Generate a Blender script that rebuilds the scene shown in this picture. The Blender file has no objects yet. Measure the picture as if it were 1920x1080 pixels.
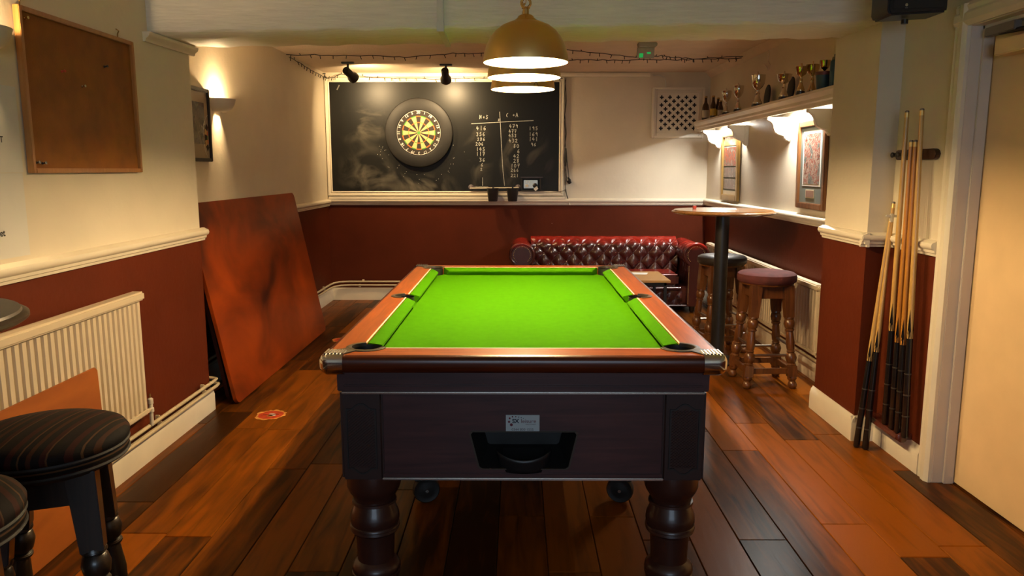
import bpy, bmesh, math, random
from mathutils import Vector, Matrix, geometry
random.seed(7)
PI = math.pi
C = bpy.context.scene.collection
sc = bpy.context.scene

# ---------------------------------------------------------------- camera
F_PX = 1430.0
PITCH = math.atan(223 / F_PX)
YAW = math.atan(10 / F_PX)
CAM_H = 1.40
cam = bpy.data.cameras.new('camera')
cam.sensor_width = 36
cam.lens = F_PX / 1920 * 36
cam.clip_start = 0.05
camo = bpy.data.objects.new('camera', cam)
camo.location = (0, 0, CAM_H)
camo.rotation_euler = (PI / 2 - PITCH, 0, YAW)
C.objects.link(camo)
sc.camera = camo

# ---------------------------------------------------------------- world, daylight, exposure
w = bpy.data.worlds.new('world')
sc.world = w
w.use_nodes = True
w.node_tree.nodes['Background'].inputs[0].default_value = (0.55, 0.75, 1.0, 1)
w.node_tree.nodes['Background'].inputs[1].default_value = 0.15
WARM = (1.0, 0.70, 0.36)
P_PEND, P_SCONCE, P_NEAR, P_SPOT, P_STRIP, P_WIN = 43.0, 66.0, 25.0, 64.0, 20.0, 28.0
al = bpy.data.lights.new('window_daylight', 'AREA')
al.shape = 'RECTANGLE'
al.size, al.size_y = 2.2, 1.2
al.color = (0.62, 0.80, 1.0)
al.energy = P_WIN
alo = bpy.data.objects.new('window_daylight', al)
alo.location = (0.2, -2.62, 1.55)
alo.rotation_euler = (-PI / 2, 0, PI)
C.objects.link(alo)
sc.view_settings.view_transform = 'Standard'
sc.view_settings.look = 'None'
sc.view_settings.gamma = 1
sc.view_settings.use_curve_mapping = False
sc.view_settings.exposure = 0.5

# ---------------------------------------------------------------- measuring helpers (photo pixel -> point on a known plane)
_R = Matrix.Rotation(YAW, 3, 'Z')
_c, _s = math.cos(PITCH), math.sin(PITCH)
_RT, _FW, _UP = _R @ Vector((1, 0, 0)), _R @ Vector((0, _c, -_s)), _R @ Vector((0, _s, _c))
def ray(x, y): return _FW + _RT * ((x - 960) / F_PX) - _UP * ((y - 540) / F_PX)
def on_y(x, y, Y):
    d = ray(x, y); return Vector((0, 0, CAM_H)) + d * (Y / d.y)
def on_x(x, y, X):
    d = ray(x, y); return Vector((0, 0, CAM_H)) + d * (X / d.x)
def on_z(x, y, Z):
    d = ray(x, y); return Vector((0, 0, CAM_H)) + d * ((Z - CAM_H) / d.z)

# ---------------------------------------------------------------- materials
def lin(*c):
    return tuple(((v / 255) / 12.92 if v / 255 <= 0.04045 else ((v / 255 + 0.055) / 1.055) ** 2.4) for v in c)
def _mat(name):
    m = bpy.data.materials.new(name); m.use_nodes = True
    nt = m.node_tree
    return m, nt, nt.nodes['Principled BSDF']
def nd(nt, t, **kw):
    n = nt.nodes.new(t)
    for k, v in kw.items(): setattr(n, k, v)
    return n
def col4(c): return (c[0], c[1], c[2], 1)
def mul(c, k): return tuple(min(1, v * k) for v in c)
def mat(name, col, rough=0.5, metal=0.0, var=0.12, vscale=6, bump=0.0, bscale=60, spec=0.5, coat=0.0, stretch=(1, 1, 1), trans=0.0, crough=0.1):
    m, nt, b = _mat(name)
    tc = nd(nt, 'ShaderNodeTexCoord'); mp = nd(nt, 'ShaderNodeMapping'); mp.inputs['Scale'].default_value = stretch
    nt.links.new(tc.outputs['Object'], mp.inputs[0])
    n = nd(nt, 'ShaderNodeTexNoise'); n.inputs['Scale'].default_value = vscale; n.inputs['Detail'].default_value = 5
    nt.links.new(mp.outputs[0], n.inputs['Vector'])
    r = nd(nt, 'ShaderNodeValToRGB')
    r.color_ramp.elements[0].position = 0.3; r.color_ramp.elements[1].position = 0.7
    r.color_ramp.elements[0].color = col4(mul(col, 1 - var)); r.color_ramp.elements[1].color = col4(mul(col, 1 + var))
    nt.links.new(n.outputs['Fac'], r.inputs[0]); nt.links.new(r.outputs[0], b.inputs['Base Color'])
    b.inputs['Roughness'].default_value = rough; b.inputs['Metallic'].default_value = metal
    b.inputs['Specular IOR Level'].default_value = spec; b.inputs['Coat Weight'].default_value = coat
    b.inputs['Coat Roughness'].default_value = crough; b.inputs['Transmission Weight'].default_value = trans
    if bump:
        n2 = nd(nt, 'ShaderNodeTexNoise'); n2.inputs['Scale'].default_value = bscale; n2.inputs['Detail'].default_value = 4
        nt.links.new(mp.outputs[0], n2.inputs['Vector'])
        bp = nd(nt, 'ShaderNodeBump'); bp.inputs['Strength'].default_value = bump; bp.inputs['Distance'].default_value = 0.01
        nt.links.new(n2.outputs['Fac'], bp.inputs['Height']); nt.links.new(bp.outputs[0], b.inputs['Normal'])
    return m
def wood(name, dark, light, axis=1, rough=0.35, scale=3.0, coat=0.3, bump=0.05, rand=0.0, fine=14, crough=0.15, spec=0.5):
    """grain stretched along one object axis; rand shifts tone per object"""
    m, nt, b = _mat(name)
    tc = nd(nt, 'ShaderNodeTexCoord'); mp = nd(nt, 'ShaderNodeMapping')
    s = [fine, fine, fine]; s[axis] = 1.0; mp.inputs['Scale'].default_value = s
    nt.links.new(tc.outputs['Object'], mp.inputs[0])
    oi = nd(nt, 'ShaderNodeObjectInfo')
    if rand:
        ad = nd(nt, 'ShaderNodeVectorMath', operation='ADD'); sca = nd(nt, 'ShaderNodeMath', operation='MULTIPLY'); sca.inputs[1].default_value = 77
        nt.links.new(oi.outputs['Random'], sca.inputs[0]); nt.links.new(mp.outputs[0], ad.inputs[0]); nt.links.new(sca.outputs[0], ad.inputs[1])
        vec = ad.outputs[0]
    else: vec = mp.outputs[0]
    n = nd(nt, 'ShaderNodeTexNoise'); n.inputs['Scale'].default_value = scale; n.inputs['Detail'].default_value = 7; n.inputs['Distortion'].default_value = 0.8
    nt.links.new(vec, n.inputs['Vector'])
    n3 = nd(nt, 'ShaderNodeTexNoise'); n3.inputs['Scale'].default_value = 2.2; n3.inputs['Detail'].default_value = 3
    nt.links.new(tc.outputs['Object'], n3.inputs['Vector'])
    mx = nd(nt, 'ShaderNodeMath', operation='MULTIPLY_ADD'); mx.inputs[1].default_value = 0.7
    nt.links.new(n.outputs['Fac'], mx.inputs[0])
    mm = nd(nt, 'ShaderNodeMath', operation='MULTIPLY'); mm.inputs[1].default_value = 0.3
    nt.links.new(n3.outputs['Fac'], mm.inputs[0]); nt.links.new(mm.outputs[0], mx.inputs[2])
    fac = mx.outputs[0]
    if rand:
        a2 = nd(nt, 'ShaderNodeMath', operation='MULTIPLY_ADD'); a2.inputs[1].default_value = rand; 
        a3 = nd(nt, 'ShaderNodeMath', operation='ADD'); a3.inputs[1].default_value = -rand / 2
        nt.links.new(oi.outputs['Random'], a2.inputs[0]); nt.links.new(fac, a2.inputs[2]); nt.links.new(a2.outputs[0], a3.inputs[0]); fac = a3.outputs[0]
    r = nd(nt, 'ShaderNodeValToRGB')
    r.color_ramp.elements[0].position = 0.32; r.color_ramp.elements[1].position = 0.68
    r.color_ramp.elements[0].color = col4(dark); r.color_ramp.elements[1].color = col4(light)
    nt.links.new(fac, r.inputs[0]); nt.links.new(r.outputs[0], b.inputs['Base Color'])
    b.inputs['Roughness'].default_value = rough; b.inputs['Coat Weight'].default_value = coat; b.inputs['Coat Roughness'].default_value = crough
    b.inputs['Specular IOR Level'].default_value = spec
    if bump:
        bp = nd(nt, 'ShaderNodeBump'); bp.inputs['Strength'].default_value = bump; bp.inputs['Distance'].default_value = 0.01
        nt.links.new(n.outputs['Fac'], bp.inputs['Height']); nt.links.new(bp.outputs[0], b.inputs['Normal'])
    return m
def wall_paint(name, up, low, zsplit, specks=False):
    """two paints meeting behind the dado rail"""
    m, nt, b = _mat(name)
    g = nd(nt, 'ShaderNodeNewGeometry'); sp = nd(nt, 'ShaderNodeSeparateXYZ'); nt.links.new(g.outputs['Position'], sp.inputs[0])
    gt = nd(nt, 'ShaderNodeMath', operation='GREATER_THAN'); gt.inputs[1].default_value = zsplit; nt.links.new(sp.outputs['Z'], gt.inputs[0])
    n = nd(nt, 'ShaderNodeTexNoise'); n.inputs['Scale'].default_value = 3; n.inputs['Detail'].default_value = 6; nt.links.new(g.outputs['Position'], n.inputs['Vector'])
    def ramp(c, v):
        r = nd(nt, 'ShaderNodeValToRGB'); r.color_ramp.elements[0].position = .3; r.color_ramp.elements[1].position = .7
        r.color_ramp.elements[0].color = col4(mul(c, 1 - v)); r.color_ramp.elements[1].color = col4(mul(c, 1 + v)); nt.links.new(n.outputs['Fac'], r.inputs[0]); return r.outputs[0]
    low_out = ramp(low, .12)
    if specks:
        n4 = nd(nt, 'ShaderNodeTexNoise'); n4.inputs['Scale'].default_value = 26; n4.inputs['Detail'].default_value = 2; nt.links.new(g.outputs['Position'], n4.inputs['Vector'])
        g4 = nd(nt, 'ShaderNodeMath', operation='GREATER_THAN'); g4.inputs[1].default_value = 0.775; nt.links.new(n4.outputs['Fac'], g4.inputs[0])
        m4 = nd(nt, 'ShaderNodeMix', data_type='RGBA'); nt.links.new(g4.outputs[0], m4.inputs[0]); nt.links.new(low_out, m4.inputs[6]); m4.inputs[7].default_value = (.5, .36, .26, 1)
        low_out = m4.outputs[2]
    mx = nd(nt, 'ShaderNodeMix', data_type='RGBA'); nt.links.new(gt.outputs[0], mx.inputs[0]); nt.links.new(low_out, mx.inputs[6]); nt.links.new(ramp(up, .04), mx.inputs[7])
    nt.links.new(mx.outputs[2], b.inputs['Base Color']); b.inputs['Roughness'].default_value = 0.55; b.inputs['Specular IOR Level'].default_value = 0.12
    n2 = nd(nt, 'ShaderNodeTexNoise'); n2.inputs['Scale'].default_value = 35; n2.inputs['Detail'].default_value = 5; nt.links.new(g.outputs['Position'], n2.inputs['Vector'])
    bp = nd(nt, 'ShaderNodeBump'); bp.inputs['Strength'].default_value = 0.12; bp.inputs['Distance'].default_value = 0.01
    nt.links.new(n2.outputs['Fac'], bp.inputs['Height']); nt.links.new(bp.outputs[0], b.inputs['Normal'])
    return m
def emit(name, col, k):
    m, nt, b = _mat(name)
    b.inputs['Base Color'].default_value = col4(col); b.inputs['Emission Color'].default_value = col4(col); b.inputs['Emission Strength'].default_value = k
    return m
def stripes(name, cols, freq, axis=0, rough=.8):
    m, nt, b = _mat(name)
    tc = nd(nt, 'ShaderNodeTexCoord'); sp = nd(nt, 'ShaderNodeSeparateXYZ'); nt.links.new(tc.outputs['Object'], sp.inputs[0])
    a = nd(nt, 'ShaderNodeMath', operation='MULTIPLY'); a.inputs[1].default_value = freq; nt.links.new(sp.outputs[axis], a.inputs[0])
    f = nd(nt, 'ShaderNodeMath', operation='FRACT'); nt.links.new(a.outputs[0], f.inputs[0])
    r = nd(nt, 'ShaderNodeValToRGB'); r.color_ramp.interpolation = 'CONSTANT'
    els = r.color_ramp.elements
    pos = 0
    for i, (c, wd) in enumerate(cols):
        e = els[i] if i < 2 else els.new(pos)
        e.position = pos; e.color = col4(c); pos += wd
    nt.links.new(f.outputs[0], r.inputs[0]); nt.links.new(r.outputs[0], b.inputs['Base Color']); b.inputs['Roughness'].default_value = rough; b.inputs['Specular IOR Level'].default_value = .15
    return m
def art(name, palette, scale, stretch=(1, 1, 1), rough=.25, seed=0):
    """printed picture: cells of the palette's colours"""
    m, nt, b = _mat(name)
    tc = nd(nt, 'ShaderNodeTexCoord'); mp = nd(nt, 'ShaderNodeMapping'); mp.inputs['Scale'].default_value = stretch; mp.inputs['Location'].default_value = (seed, seed * 1.7, seed * .3)
    nt.links.new(tc.outputs['Object'], mp.inputs[0])
    n = nd(nt, 'ShaderNodeTexNoise'); n.inputs['Scale'].default_value = scale; n.inputs['Detail'].default_value = 7; n.inputs['Roughness'].default_value = .7; n.inputs['Distortion'].default_value = .25; nt.links.new(mp.outputs[0], n.inputs['Vector'])
    r = nd(nt, 'ShaderNodeValToRGB'); els = r.color_ramp.elements
    k = len(palette)
    for i, c in enumerate(palette):
        p = .28 + .44 * i / (k - 1)
        e = els[i] if i < 2 else els.new(p)
        e.position = p; e.color = col4(c)
    nt.links.new(n.outputs['Fac'], r.inputs[0]); nt.links.new(r.outputs[0], b.inputs['Base Color']); b.inputs['Roughness'].default_value = rough
    return m

CREAM = (0.67, 0.60, 0.47)
MAROON = (0.088, 0.0160, 0.0050)
M = {}
M['wall'] = wall_paint('wall_paint', CREAM, MAROON, 1.04)
M['wallspeck'] = wall_paint('wall_paint_chipped', CREAM, MAROON, 1.04, True)
M['ceiling'] = mat('ceiling_stipple', (0.76, 0.62, 0.47), .8, var=.05, bump=.5, bscale=60)
M['beam'] = mat('beam_plaster', (0.74, 0.70, 0.61), .55, var=.06, bump=.55, bscale=9, stretch=(1, 6, 9))
M['trim'] = mat('trim_paint', (0.74, 0.67, 0.53), .35, var=.05, bump=.03, bscale=30)
M['frame_lilac'] = mat('frame_paint', (0.62, 0.55, 0.47), .4, var=.04)
M['door'] = mat('door_paint', (0.80, 0.57, 0.30), .4, var=.05, bump=.05, bscale=20)
M['white_plastic'] = mat('white_plastic', (0.62, 0.60, 0.52), .4, var=.03)
M['floor_base'] = mat('floor_base', (0.02, 0.012, 0.008), .9)
M['plank'] = wood('floor_plank', (0.030, 0.010, 0.002), (0.215, 0.059, 0.003), 1, .33, 2.2, .0, .06, .5, 10, .25, .07)
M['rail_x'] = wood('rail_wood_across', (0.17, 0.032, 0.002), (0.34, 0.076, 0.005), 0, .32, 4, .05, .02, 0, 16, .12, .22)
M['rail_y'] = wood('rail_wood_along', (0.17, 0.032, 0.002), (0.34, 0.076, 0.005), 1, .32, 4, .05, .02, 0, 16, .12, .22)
M['shaded_nose_x'] = wood('rail_nose_shade_across', (0.045, 0.008, 0.002), (0.11, 0.020, 0.004), 0, .28, 4, .1, .01, 0, 16, .12, .4)  # rail wood with the shade of the rounded edge painted into its colour
M['shaded_nose_y'] = wood('rail_nose_shade_along', (0.045, 0.008, 0.002), (0.11, 0.020, 0.004), 1, .28, 4, .1, .01, 0, 16, .12, .4)
M['mahog'] = wood('dark_mahogany', (0.034, 0.014, 0.016), (0.080, 0.028, 0.028), 0, .38, 3, .1, .01, 0, 14)
M['legwood'] = mat('leg_wood', (0.045, 0.015, 0.010), .35, var=.2, coat=.2)
M['corner_block'] = mat('corner_block', (0.034, 0.017, 0.015), .38, var=.1)
M['baize'] = mat('green_baize', (0.034, 0.143, 0.0006), .95, var=.05, vscale=30, bump=.12, bscale=400, spec=.02)
M['ivory'] = mat('ivory_inlay', (0.80, 0.74, 0.55), .4, var=.02)
M['black_rubber'] = mat('black_rubber', (0.012, 0.011, 0.010), .5, var=.1)
M['pocket_lip'] = mat('pocket_lip', (0.045, 0.036, 0.026), .35, var=.1)
M['chrome'] = mat('chrome', (0.72, 0.70, 0.66), .16, 1, var=.03)
M['alu'] = mat('aluminium_strip', (0.62, 0.60, 0.56), .25, 1, var=.03)
M['brass'] = mat('satin_brass', (0.74, 0.53, 0.20), .40, 1, var=.05)
M['brass_bright'] = mat('bright_brass', (0.75, 0.52, 0.20), .12, 1, var=.03)
M['lamp_white'] = mat('lamp_white_enamel', (0.85, 0.83, 0.78), .5, var=.01)
M['bulb'] = emit('bulb_glow', (1.0, .80, .52), 40)
M['black'] = mat('black_plastic', (0.012, 0.012, 0.013), .35, var=.1)
M['black_matt'] = mat('black_matt', (0.014, 0.013, 0.012), .7, var=.1)
M['surround'] = mat('dartboard_surround', (0.016, 0.015, 0.014), .55, var=.15, bump=.1, bscale=200, spec=.3)
M['leather'] = mat('oxblood_leather', (0.050, 0.010, 0.008), .26, var=.25, vscale=9, coat=.35, bump=.06, bscale=120)
def leather_red_top():  # dark leather turning red with height, the change broken up by noise
    m, nt, b = _mat('oxblood_leather_red_top')
    g = nd(nt, 'ShaderNodeTexCoord'); sp = nd(nt, 'ShaderNodeSeparateXYZ'); nt.links.new(g.outputs['Object'], sp.inputs[0])
    n = nd(nt, 'ShaderNodeTexNoise'); n.inputs['Scale'].default_value = 6; n.inputs['Detail'].default_value = 5; nt.links.new(g.outputs['Object'], n.inputs['Vector'])
    a = nd(nt, 'ShaderNodeMath', operation='MULTIPLY_ADD'); a.inputs[1].default_value = .10; nt.links.new(n.outputs['Fac'], a.inputs[0]); nt.links.new(sp.outputs['Z'], a.inputs[2])
    mr = nd(nt, 'ShaderNodeMapRange'); mr.inputs[1].default_value = .675; mr.inputs[2].default_value = .735; nt.links.new(a.outputs[0], mr.inputs[0])
    mx = nd(nt, 'ShaderNodeMix', data_type='RGBA'); nt.links.new(mr.outputs[0], mx.inputs[0]); mx.inputs[6].default_value = (.045, .009, .007, 1); mx.inputs[7].default_value = (.30, .016, .008, 1)
    nt.links.new(mx.outputs[2], b.inputs['Base Color']); b.inputs['Roughness'].default_value = .27; b.inputs['Coat Weight'].default_value = .35
    return m
M['leather_ramp'] = leather_red_top()
M['leather_red'] = mat('red_leather', (0.22, 0.018, 0.010), .28, var=.25, vscale=7, coat=.35, bump=.06, bscale=120)  # brighter red leather for the seat tops and piping
M['plaster_light'] = mat('sconce_plaster', (0.60, 0.54, 0.44), .6, var=.03)
M['cork'] = mat('cork', (0.22, 0.072, 0.001), .75, var=.2, vscale=8, bump=.15, bscale=220)
M['pine'] = wood('pine_frame', (0.30, 0.12, 0.025), (0.42, 0.19, 0.05), 2, .4, 3, .2, .02)
M['ply'] = wood('plywood_sheet', (0.26, 0.070, 0.009), (0.40, 0.115, 0.014), 1, .5, 2, .05, .02, 0, 5)
M['oldwood'] = wood('stool_oak', (0.055, 0.018, 0.005), (0.17, 0.058, 0.013), 2, .32, 4, .3, .03)
M['darkwood'] = wood('stool_dark_wood', (0.009, 0.006, 0.004), (0.028, 0.015, 0.008), 2, .36, 4, .3, .02)
M['tabletop'] = wood('table_top_wood', (0.20, 0.085, 0.022), (0.34, 0.15, 0.045), 0, .25, 3, .5, .01)
M['darktop'] = wood('dark_table_wood', (0.02, 0.011, 0.006), (0.05, 0.028, 0.012), 0, .45, 3, .1, .01)
M['velvet'] = mat('burgundy_velvet', (0.070, 0.011, 0.010), .85, var=.4, vscale=12, bump=.1, bscale=150)
M['black_vinyl'] = mat('black_vinyl', (0.020, 0.017, 0.015), .38, var=.2)
M['steel'] = mat('foot_rail_steel', (0.42, 0.36, 0.28), .3, 1, var=.1)
M['rad'] = mat('radiator_enamel', (0.66, 0.56, 0.40), .35, var=.03)
M['paper'] = mat('paper', (0.62, 0.61, 0.56), .7, var=.03)
M['ink'] = mat('ink', (0.012, 0.012, 0.014), .6)
M['chalk'] = mat('chalk', (0.42, 0.42, 0.38), .95, var=.25, vscale=80)
M['chalk_faint'] = mat('chalk_faint', (0.17, 0.165, 0.145), .95, var=.35, vscale=60)
M['silver'] = mat('silver_cup', (0.72, 0.68, 0.60), .14, 1, var=.04)
M['gilt'] = mat('gilt_cup', (0.66, 0.52, 0.30), .16, 1, var=.04)
M['plinth'] = mat('plinth_black', (0.012, 0.010, 0.009), .25)
M['goldframe'] = mat('gilt_frame', (0.34, 0.20, 0.055), .32, .6, var=.15)
M['brownframe'] = wood('walnut_frame', (0.09, 0.032, 0.010), (0.24, 0.095, 0.028), 2, .3, 3, .3, .02)
M['darkframe'] = mat('dark_frame', (0.020, 0.013, 0.010), .3)
M['glass'] = mat('clear_glass', (0.9, 0.9, 0.9), .03, var=0, trans=1.0)
M['cue_pale'] = wood('cue_maple', (0.48, 0.27, 0.07), (0.62, 0.38, 0.11), 2, .3, 4, .4, 0)
M['cue_amber'] = wood('cue_ash_amber', (0.40, 0.16, 0.018), (0.52, 0.22, 0.032), 2, .3, 4, .4, 0)
M['cue_black'] = mat('cue_butt', (0.010, 0.009, 0.009), .2, coat=.3)
M['mahog_red'] = mat('rack_mahogany', (0.09, 0.020, 0.012), .25, var=.2, coat=.4)
M['off_white'] = mat('off_white', (0.62, 0.58, 0.50), .5)
M['red'] = mat('red_paint', (0.45, 0.045, 0.02), .6)
M['dart_red'] = mat('dart_red', (0.55, 0.10, 0.015), .8)
M['dart_green'] = mat('dart_green', (0.06, 0.22, 0.03), .8)
M['dart_cream'] = mat('dart_cream', (0.52, 0.36, 0.14), .85, var=.08, vscale=60)
M['dart_black'] = mat('dart_black', (0.022, 0.016, 0.012), .85)
M['wire_white'] = mat('number_wire', (0.62, 0.60, 0.55), .35, .3)
M['pipe'] = mat('pipe_paint', (0.60, 0.50, 0.32), .35, var=.08)
M['dark_cable'] = mat('dark_cable', (0.016, 0.015, 0.012), .5)
M['seat_stripe'] = stripes('striped_fabric', [((0.0039, 0.0020, 0.0012), .10), ((0.0244, 0.0040, 0.0014), .13), ((0.0068, 0.0050, 0.0028), .10), ((0.0634, 0.0281, 0.0092), .035), ((0.0044, 0.0023, 0.0014), .12), ((0.0317, 0.0092, 0.0021), .09), ((0.0039, 0.0026, 0.0019), .14), ((0.0220, 0.0033, 0.0012), .10), ((0.0536, 0.0248, 0.0088), .03), ((0.0049, 0.0026, 0.0016), .16)], 9.0)
M['seat_stripe_b'] = stripes('striped_fabric_band', [((0.0039, 0.0020, 0.0012), .3), ((0.0220, 0.0036, 0.0014), .25), ((0.0044, 0.0026, 0.0016), .2), ((0.0585, 0.0281, 0.0104), .1), ((0.0039, 0.0023, 0.0014), .15)], 24.0, 2)
M['blue_can'] = mat('blue_can', (0.02, 0.075, 0.16), .3, .3, var=.1)
M['grey_cap'] = mat('grey_cap', (0.16, 0.14, 0.12), .4)
M['teal_pot'] = mat('blue_pot', (0.012, 0.055, 0.085), .4)
M['pot_rim'] = mat('pot_rim', (0.10, 0.016, 0.018), .4)
M['beer'] = mat('brown_glass', (0.045, 0.014, 0.004), .1, var=.1, coat=.5)
M['label_yellow'] = mat('label_yellow', (0.60, 0.38, 0.03), .5)
M['label_cream'] = mat('label_cream', (0.50, 0.42, 0.28), .5)
M['mount'] = mat('grey_green_mount', (0.13, 0.15, 0.125), .7, var=.03)
M['plaque_dark'] = mat('dark_plaque', (0.008, 0.009, 0.012), .6)
M['exit_clear'] = mat('exit_acrylic', (0.40, 0.42, 0.36), .2, var=.05)
M['exit_green'] = emit('exit_green', (0.02, .50, .10), .35)
M['mdf'] = mat('light_oak_top', (0.36, 0.19, 0.06), .45, var=.08, stretch=(1, 8, 1))
M['plate'] = mat('metal_label', (0.42, 0.50, 0.52), .4, .2, var=.02)
M['navy'] = mat('navy_print', (0.012, 0.022, 0.040), .5)
M['plum'] = mat('plum_print', (0.12, 0.006, 0.022), .5)
M['greyprint'] = mat('grey_print', (0.11, 0.09, 0.10), .5)

# ---------------------------------------------------------------- mesh builder
class MB:
    def __init__(s): s.v = []; s.f = []
    def add(s, vs, fs, T=None):
        o = len(s.v)
        s.v += [(T @ Vector(p)) if T else Vector(p) for p in vs]
        s.f += [tuple(i + o for i in f) for f in fs]
        return s
    def box(s, x0, x1, y0, y1, z0, z1, T=None):
        return s.add([(x, y, z) for x in (x0, x1) for y in (y0, y1) for z in (z0, z1)],
                     [(0, 1, 3, 2), (4, 6, 7, 5), (0, 4, 5, 1), (2, 3, 7, 6), (0, 2, 6, 4), (1, 5, 7, 3)], T)
    def frustum(s, a, b, z0, z1, T=None):      # square taper, half sizes a (bottom) and b (top)
        return s.add([(-a, -a, z0), (a, -a, z0), (a, a, z0), (-a, a, z0), (-b, -b, z1), (b, -b, z1), (b, b, z1), (-b, b, z1)],
                     [(3, 2, 1, 0), (4, 5, 6, 7), (0, 1, 5, 4), (1, 2, 6, 5), (2, 3, 7, 6), (3, 0, 4, 7)], T)
    def lathe(s, prof, n=24, T=None, a0=0, a1=2 * PI, cap=True):
        full = abs(a1 - a0 - 2 * PI) < 1e-6
        k = n if full else n + 1
        vs = [(r * math.cos(a0 + (a1 - a0) * i / n), r * math.sin(a0 + (a1 - a0) * i / n), z) for r, z in prof for i in range(k)]
        fs = []
        for j in range(len(prof) - 1):
            for i in range(n):
                i2 = (i + 1) % k
                fs.append((j * k + i, j * k + i2, (j + 1) * k + i2, (j + 1) * k + i))
        if cap and full:
            if prof[0][0] > 1e-5: fs.append(tuple(range(k - 1, -1, -1)))
            if prof[-1][0] > 1e-5: fs.append(tuple((len(prof) - 1) * k + i for i in range(k)))
        return s.add(vs, fs, T)
    def tube(s, pts, r, n=8, closed=False):
        pts = [Vector(p) for p in pts]; m = len(pts); vs = []; up = None
        for i, p in enumerate(pts):
            a = pts[i - 1] if (i > 0 or closed) else p
            b = pts[(i + 1) % m] if (i < m - 1 or closed) else p
            t = (b - a).normalized()
            if up is None: up = t.orthogonal().normalized()
            up = (up - t * up.dot(t)); up = up.normalized() if up.length > 1e-6 else t.orthogonal().normalized()
            sd = t.cross(up); rr = r[i] if isinstance(r, (list, tuple)) else r
            for k in range(n):
                q = 2 * PI * k / n; vs.append(p + (up * math.cos(q) + sd * math.sin(q)) * rr)
        fs = []
        for i in range(m if closed else m - 1):
            j = (i + 1) % m
            for k in range(n): fs.append((i * n + k, i * n + (k + 1) % n, j * n + (k + 1) % n, j * n + k))
        if not closed: fs += [tuple(range(n - 1, -1, -1)), tuple((m - 1) * n + k for k in range(n))]
        return s.add(vs, fs)
    def prism(s, outer, fn, d0, d1, holes=()):      # polygon (with holes) in (a,b), extruded over depth d; fn(a,b,d) -> xyz
        loops = [list(outer)] + [list(h) for h in holes]
        tri = geometry.tessellate_polygon([[Vector((a, b, 0)) for a, b in l] for l in loops])
        flat = [q for l in loops for q in l]; n = len(flat)
        vs = [fn(a, b, d0) for a, b in flat] + [fn(a, b, d1) for a, b in flat]
        fs = [tuple(t) for t in tri] + [tuple(i + n for i in reversed(t)) for t in tri]
        o = 0
        for l in loops:
            k = len(l)
            for i in range(k):
                j = (i + 1) % k; fs.append((o + i, o + j, n + o + j, n + o + i))
            o += k
        return s.add(vs, fs)
    def ball(s, c, r, nu=10, nv=6, sc=(1, 1, 1)):
        pr = [(max(1e-6, math.sin(PI * j / nv)) * r, -math.cos(PI * j / nv) * r) for j in range(nv + 1)]
        return s.lathe(pr, nu, Matrix.Translation(Vector(c)) @ Matrix.Diagonal((sc[0], sc[1], sc[2], 1)), cap=False)
    def grid(s, fn, nu, nv, closed_u=False):
        vs = [fn(i / (nu if closed_u else nu), j / nv) for j in range(nv + 1) for i in range(nu + 1)]
        fs = [(j * (nu + 1) + i, j * (nu + 1) + i + 1, (j + 1) * (nu + 1) + i + 1, (j + 1) * (nu + 1) + i) for j in range(nv) for i in range(nu)]
        return s.add(vs, fs)
    def mesh(s, bevel=0, seg=2, angle=40, shift=None):
        me = bpy.data.meshes.new('mesh')
        vs = s.v if shift is None else [shift @ p for p in s.v]
        me.from_pydata([tuple(p) for p in vs], [], s.f)
        bm = bmesh.new(); bm.from_mesh(me)
        bmesh.ops.remove_doubles(bm, verts=bm.verts, dist=1e-6)
        bmesh.ops.recalc_face_normals(bm, faces=bm.faces)
        if bevel:
            es = [e for e in bm.edges if len(e.link_faces) == 2 and e.calc_face_angle(0) > 0.6]
            bmesh.ops.bevel(bm, geom=es, offset=bevel, segments=seg, affect='EDGES', clamp_overlap=True)
        bm.to_mesh(me); bm.free()
        for p in me.polygons: p.use_smooth = True
        me.set_sharp_from_angle(angle=math.radians(angle))
        return me
    def build(s, name, m, parent=None, bevel=0, seg=2, angle=40):
        """vertices are given in world space; a part is stored relative to its thing"""
        if parent is not None:
            root = parent
            T = Matrix.Identity(4)
            while root is not None:
                T = Matrix.Translation(root.location) @ root.rotation_euler.to_matrix().to_4x4() @ T
                root = root.parent
            me = s.mesh(bevel, seg, angle, T.inverted())
            o = bpy.data.objects.new(name, me); C.objects.link(o); o.parent = parent
        else:
            xs = [p.x for p in s.v]; ys = [p.y for p in s.v]; zs = [p.z for p in s.v]
            loc = Vector(((min(xs) + max(xs)) / 2, (min(ys) + max(ys)) / 2, min(zs)))
            me = s.mesh(bevel, seg, angle, Matrix.Translation(-loc))
            o = bpy.data.objects.new(name, me); C.objects.link(o); o.location = loc
        me.name = name; me.materials.append(M[m] if isinstance(m, str) else m)
        return o
def tag(o, label, cat, group=None):
    o['label'] = label; o['category'] = cat
    if group: o['group'] = group
    return o
def thing(name, label, cat, loc=(0, 0, 0), rz=0, group=None):
    o = bpy.data.objects.new(name, None); o.empty_display_size = .1; C.objects.link(o)
    o.location = loc; o.rotation_euler = (0, 0, rz)
    return tag(o, label, cat, group)
def struct(o): o['kind'] = 'structure'; return o
def copy_tree(o, parent=None):
    c = o.copy(); C.objects.link(c); c.parent = parent
    for ch in list(o.children): copy_tree(ch, c)
    return c
def piece(name, me, parent, loc=(0, 0, 0), rot=(0, 0, 0), scale=(1, 1, 1)):
    o = bpy.data.objects.new(name, me); C.objects.link(o); o.parent = parent; o.location = loc; o.rotation_euler = rot; o.scale = scale
    return o
def shared(mb, m, bevel=0, seg=2):
    me = mb.mesh(bevel, seg); me.materials.append(M[m] if isinstance(m, str) else m); return me
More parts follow.
